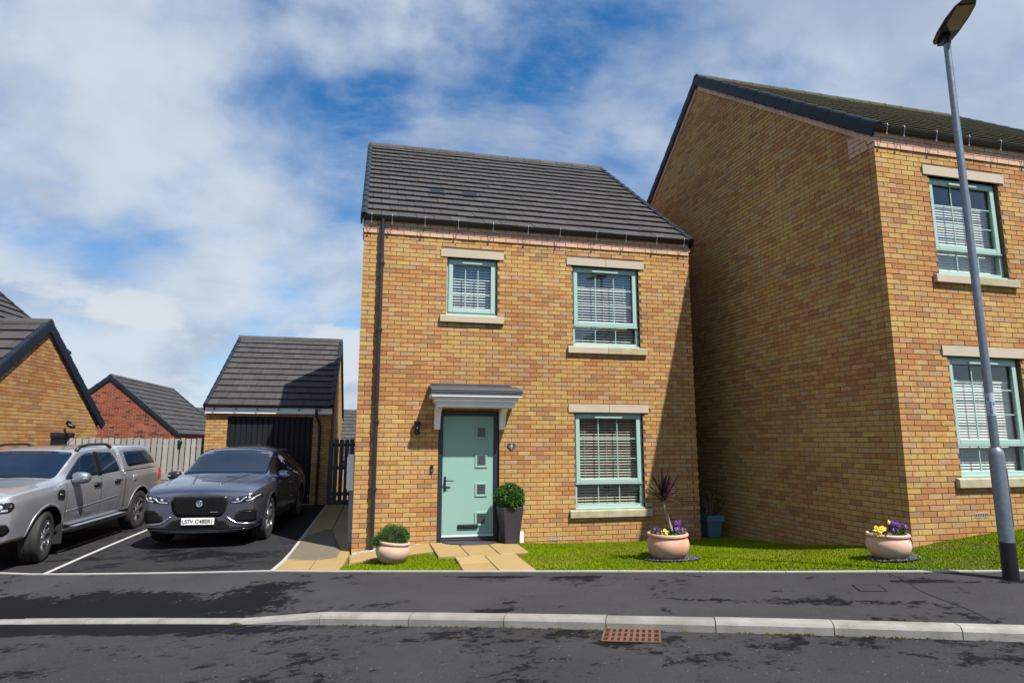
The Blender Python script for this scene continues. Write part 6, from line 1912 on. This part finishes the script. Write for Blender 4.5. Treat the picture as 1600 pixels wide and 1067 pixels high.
# ------------------------------------------------------------------ grass
def edge_y(x):
    lo = -2.0
    for _ in range(12):
        u, v = uv(x, lo); lo -= (v - (ve(u)+.055)) / N2[1]
    return lo
LA = [(2.245, -2.84), (2.335, -1.36), (2.565, -1.32), (2.645, -.05), (6.07, -.03), (6.075, 2.5), (7.13, 2.5), (7.13, -3.46), (12.5, -3.42), (12.5, edge_y(12.5))] + [(x, edge_y(x)) for x in np.linspace(11.5, 2.3, 20)]
LB = [(-.10, -1.62), (-.115, -1.42), (-.06, -1.28), (.12, -1.15), (.5, -1.02), (.85, -.90), (1.12, -.83), (1.195, -.98), (1.205, -1.35), (1.42, -1.44), (1.40, -2.47), (1.3, edge_y(1.3)), (.6, edge_y(.6)), (0, edge_y(0))]
def grass(poly, density, seed, holes):
    rs = np.random.RandomState(seed)
    P = np.array(poly); x0, y0 = P.min(0); x1, y1 = P.max(0)
    n = int(density*(x1-x0)*(y1-y0))
    X = rs.uniform(x0, x1, n); Y = rs.uniform(y0, y1, n)
    ins = np.zeros(n, bool); j = len(P)-1
    for i in range(len(P)):
        xi, yi = P[i]; xj, yj = P[j]
        c = ((yi > Y) != (yj > Y)) & (X < (xj-xi)*(Y-yi)/(yj-yi+1e-12)+xi); ins ^= c; j = i
    for hx_, hy_, hr in holes: ins &= np.hypot(X-hx_, Y-hy_) > hr
    return X[ins], Y[ins], rs
def blades(X, Y, rs, hmin, hmax, w):
    n = len(X); Z = TA(X, Y) - .0205
    a = rs.uniform(0, 2*np.pi, n); b = rs.uniform(0, 2*np.pi, n)
    patch = .5 + .5*np.sin(X*2.3+np.sin(Y*3.1)*1.4)*np.sin(Y*2.9+np.sin(X*1.7)*1.2)
    h = rs.uniform(hmin, hmax, n)*(.75+.5*patch); lean = rs.uniform(.1, .75, n)*h
    ww = w*rs.uniform(.7, 1.3, n)
    dx, dy = np.cos(a)*ww, np.sin(a)*ww
    V = np.zeros((n, 3, 3))
    V[:,0] = np.stack([X-dx, Y-dy, Z], 1); V[:,1] = np.stack([X+dx, Y+dy, Z], 1); V[:,2] = np.stack([X+np.cos(b)*lean, Y+np.sin(b)*lean, Z+h], 1)
    worn = .5 + .5*np.sin(X*1.05+1.3+np.sin(Y*1.9)*.9)*np.sin(Y*1.5+.6+np.sin(X*.8)*1.1)
    dry = (rs.random(n) < .08 + .25*(patch < .25) + .38*(worn > .80))
    t = rs.random(n)[:, None]
    g = np.array([.11,.20,.002])*(1-t) + np.array([.21,.30,.006])*t
    g[dry] = np.array([.29,.27,.04])*rs.uniform(.7, 1.1, dry.sum())[:, None]
    g *= (.82+.3*patch)[:, None]
    return V, g
parts_ = []
X, Y, rs = grass(LA, 7500, 1, [(BX+.05, BY-.02, .30), (CX3+.03, CY3-.03, .25)]); parts_.append(blades(X, Y, rs, .012, .026, .0050))
X, Y, rs = grass(LB, 9500, 2, [(.565, -1.36, .18)]); parts_.append(blades(X, Y, rs, .014, .03, .0046))
V = np.concatenate([p[0] for p in parts_]).reshape(-1, 3); Gc = np.concatenate([p[1] for p in parts_])
gm = bpy.data.meshes.new('grass'); nv = len(V)
gm.vertices.add(nv); gm.vertices.foreach_set('co', V.ravel())
gm.loops.add(nv); gm.loops.foreach_set('vertex_index', np.arange(nv))
gm.polygons.add(nv//3); gm.polygons.foreach_set('loop_start', np.arange(0, nv, 3)); gm.polygons.foreach_set('loop_total', np.full(nv//3, 3))
at = gm.attributes.new('tone', 'FLOAT_COLOR', 'CORNER')
cc_ = np.ones((nv, 4)); cc_[:, :3] = np.repeat(Gc, 3, axis=0); at.data.foreach_set('color', cc_.ravel())
gm.materials.append(M['grass']); gm.update()
go = link('grass', gm); go['kind'] = 'stuff'; go['label'] = 'short green lawn grass in front of the houses'

# weeds and moss along the kerb foot, dead tufts at the wall
def tufts(name, pts, label, tones, h, n):
    rgt = random.Random(len(name)); mb = MB()
    for x, y, z, r in pts:
        for _ in range(n):
            a = rgt.uniform(0, 6.28); q = r*rgt.random(); b = rgt.uniform(0, 6.28); L = h*rgt.uniform(.5, 1.3)
            p = Vector((x+q*math.cos(a), y+q*math.sin(a)*.4, z)); w = .004
            mb.add([p+Vector((math.cos(b)*w, math.sin(b)*w, 0)), p-Vector((math.cos(b)*w, math.sin(b)*w, 0)), p+Vector((rgt.uniform(-.5,.5)*L, rgt.uniform(-.5,.5)*L, L))], [(0,1,2)], rgt.choice(tones))
    o = mb.build(name, M['grass']); o['kind'] = 'stuff'; o['label'] = label
rgt = random.Random(2); pts = []
for k in range(150):
    u_ = rgt.choice([rgt.uniform(-.95, -.85), rgt.uniform(.2, 3.0), rgt.uniform(.2, 7), rgt.uniform(3.8, 5.2)]); v_ = -.135 - abs(rgt.gauss(0, .012))
    pts.append((*xy(u_, v_), zr(u_)-.004, .03))
tufts('kerb_weeds', pts, 'moss and dead weeds along the foot of the kerb', [(.10,.085,.04),(.14,.11,.05),(.07,.075,.02),(.06,.05,.03)], .020, 16)
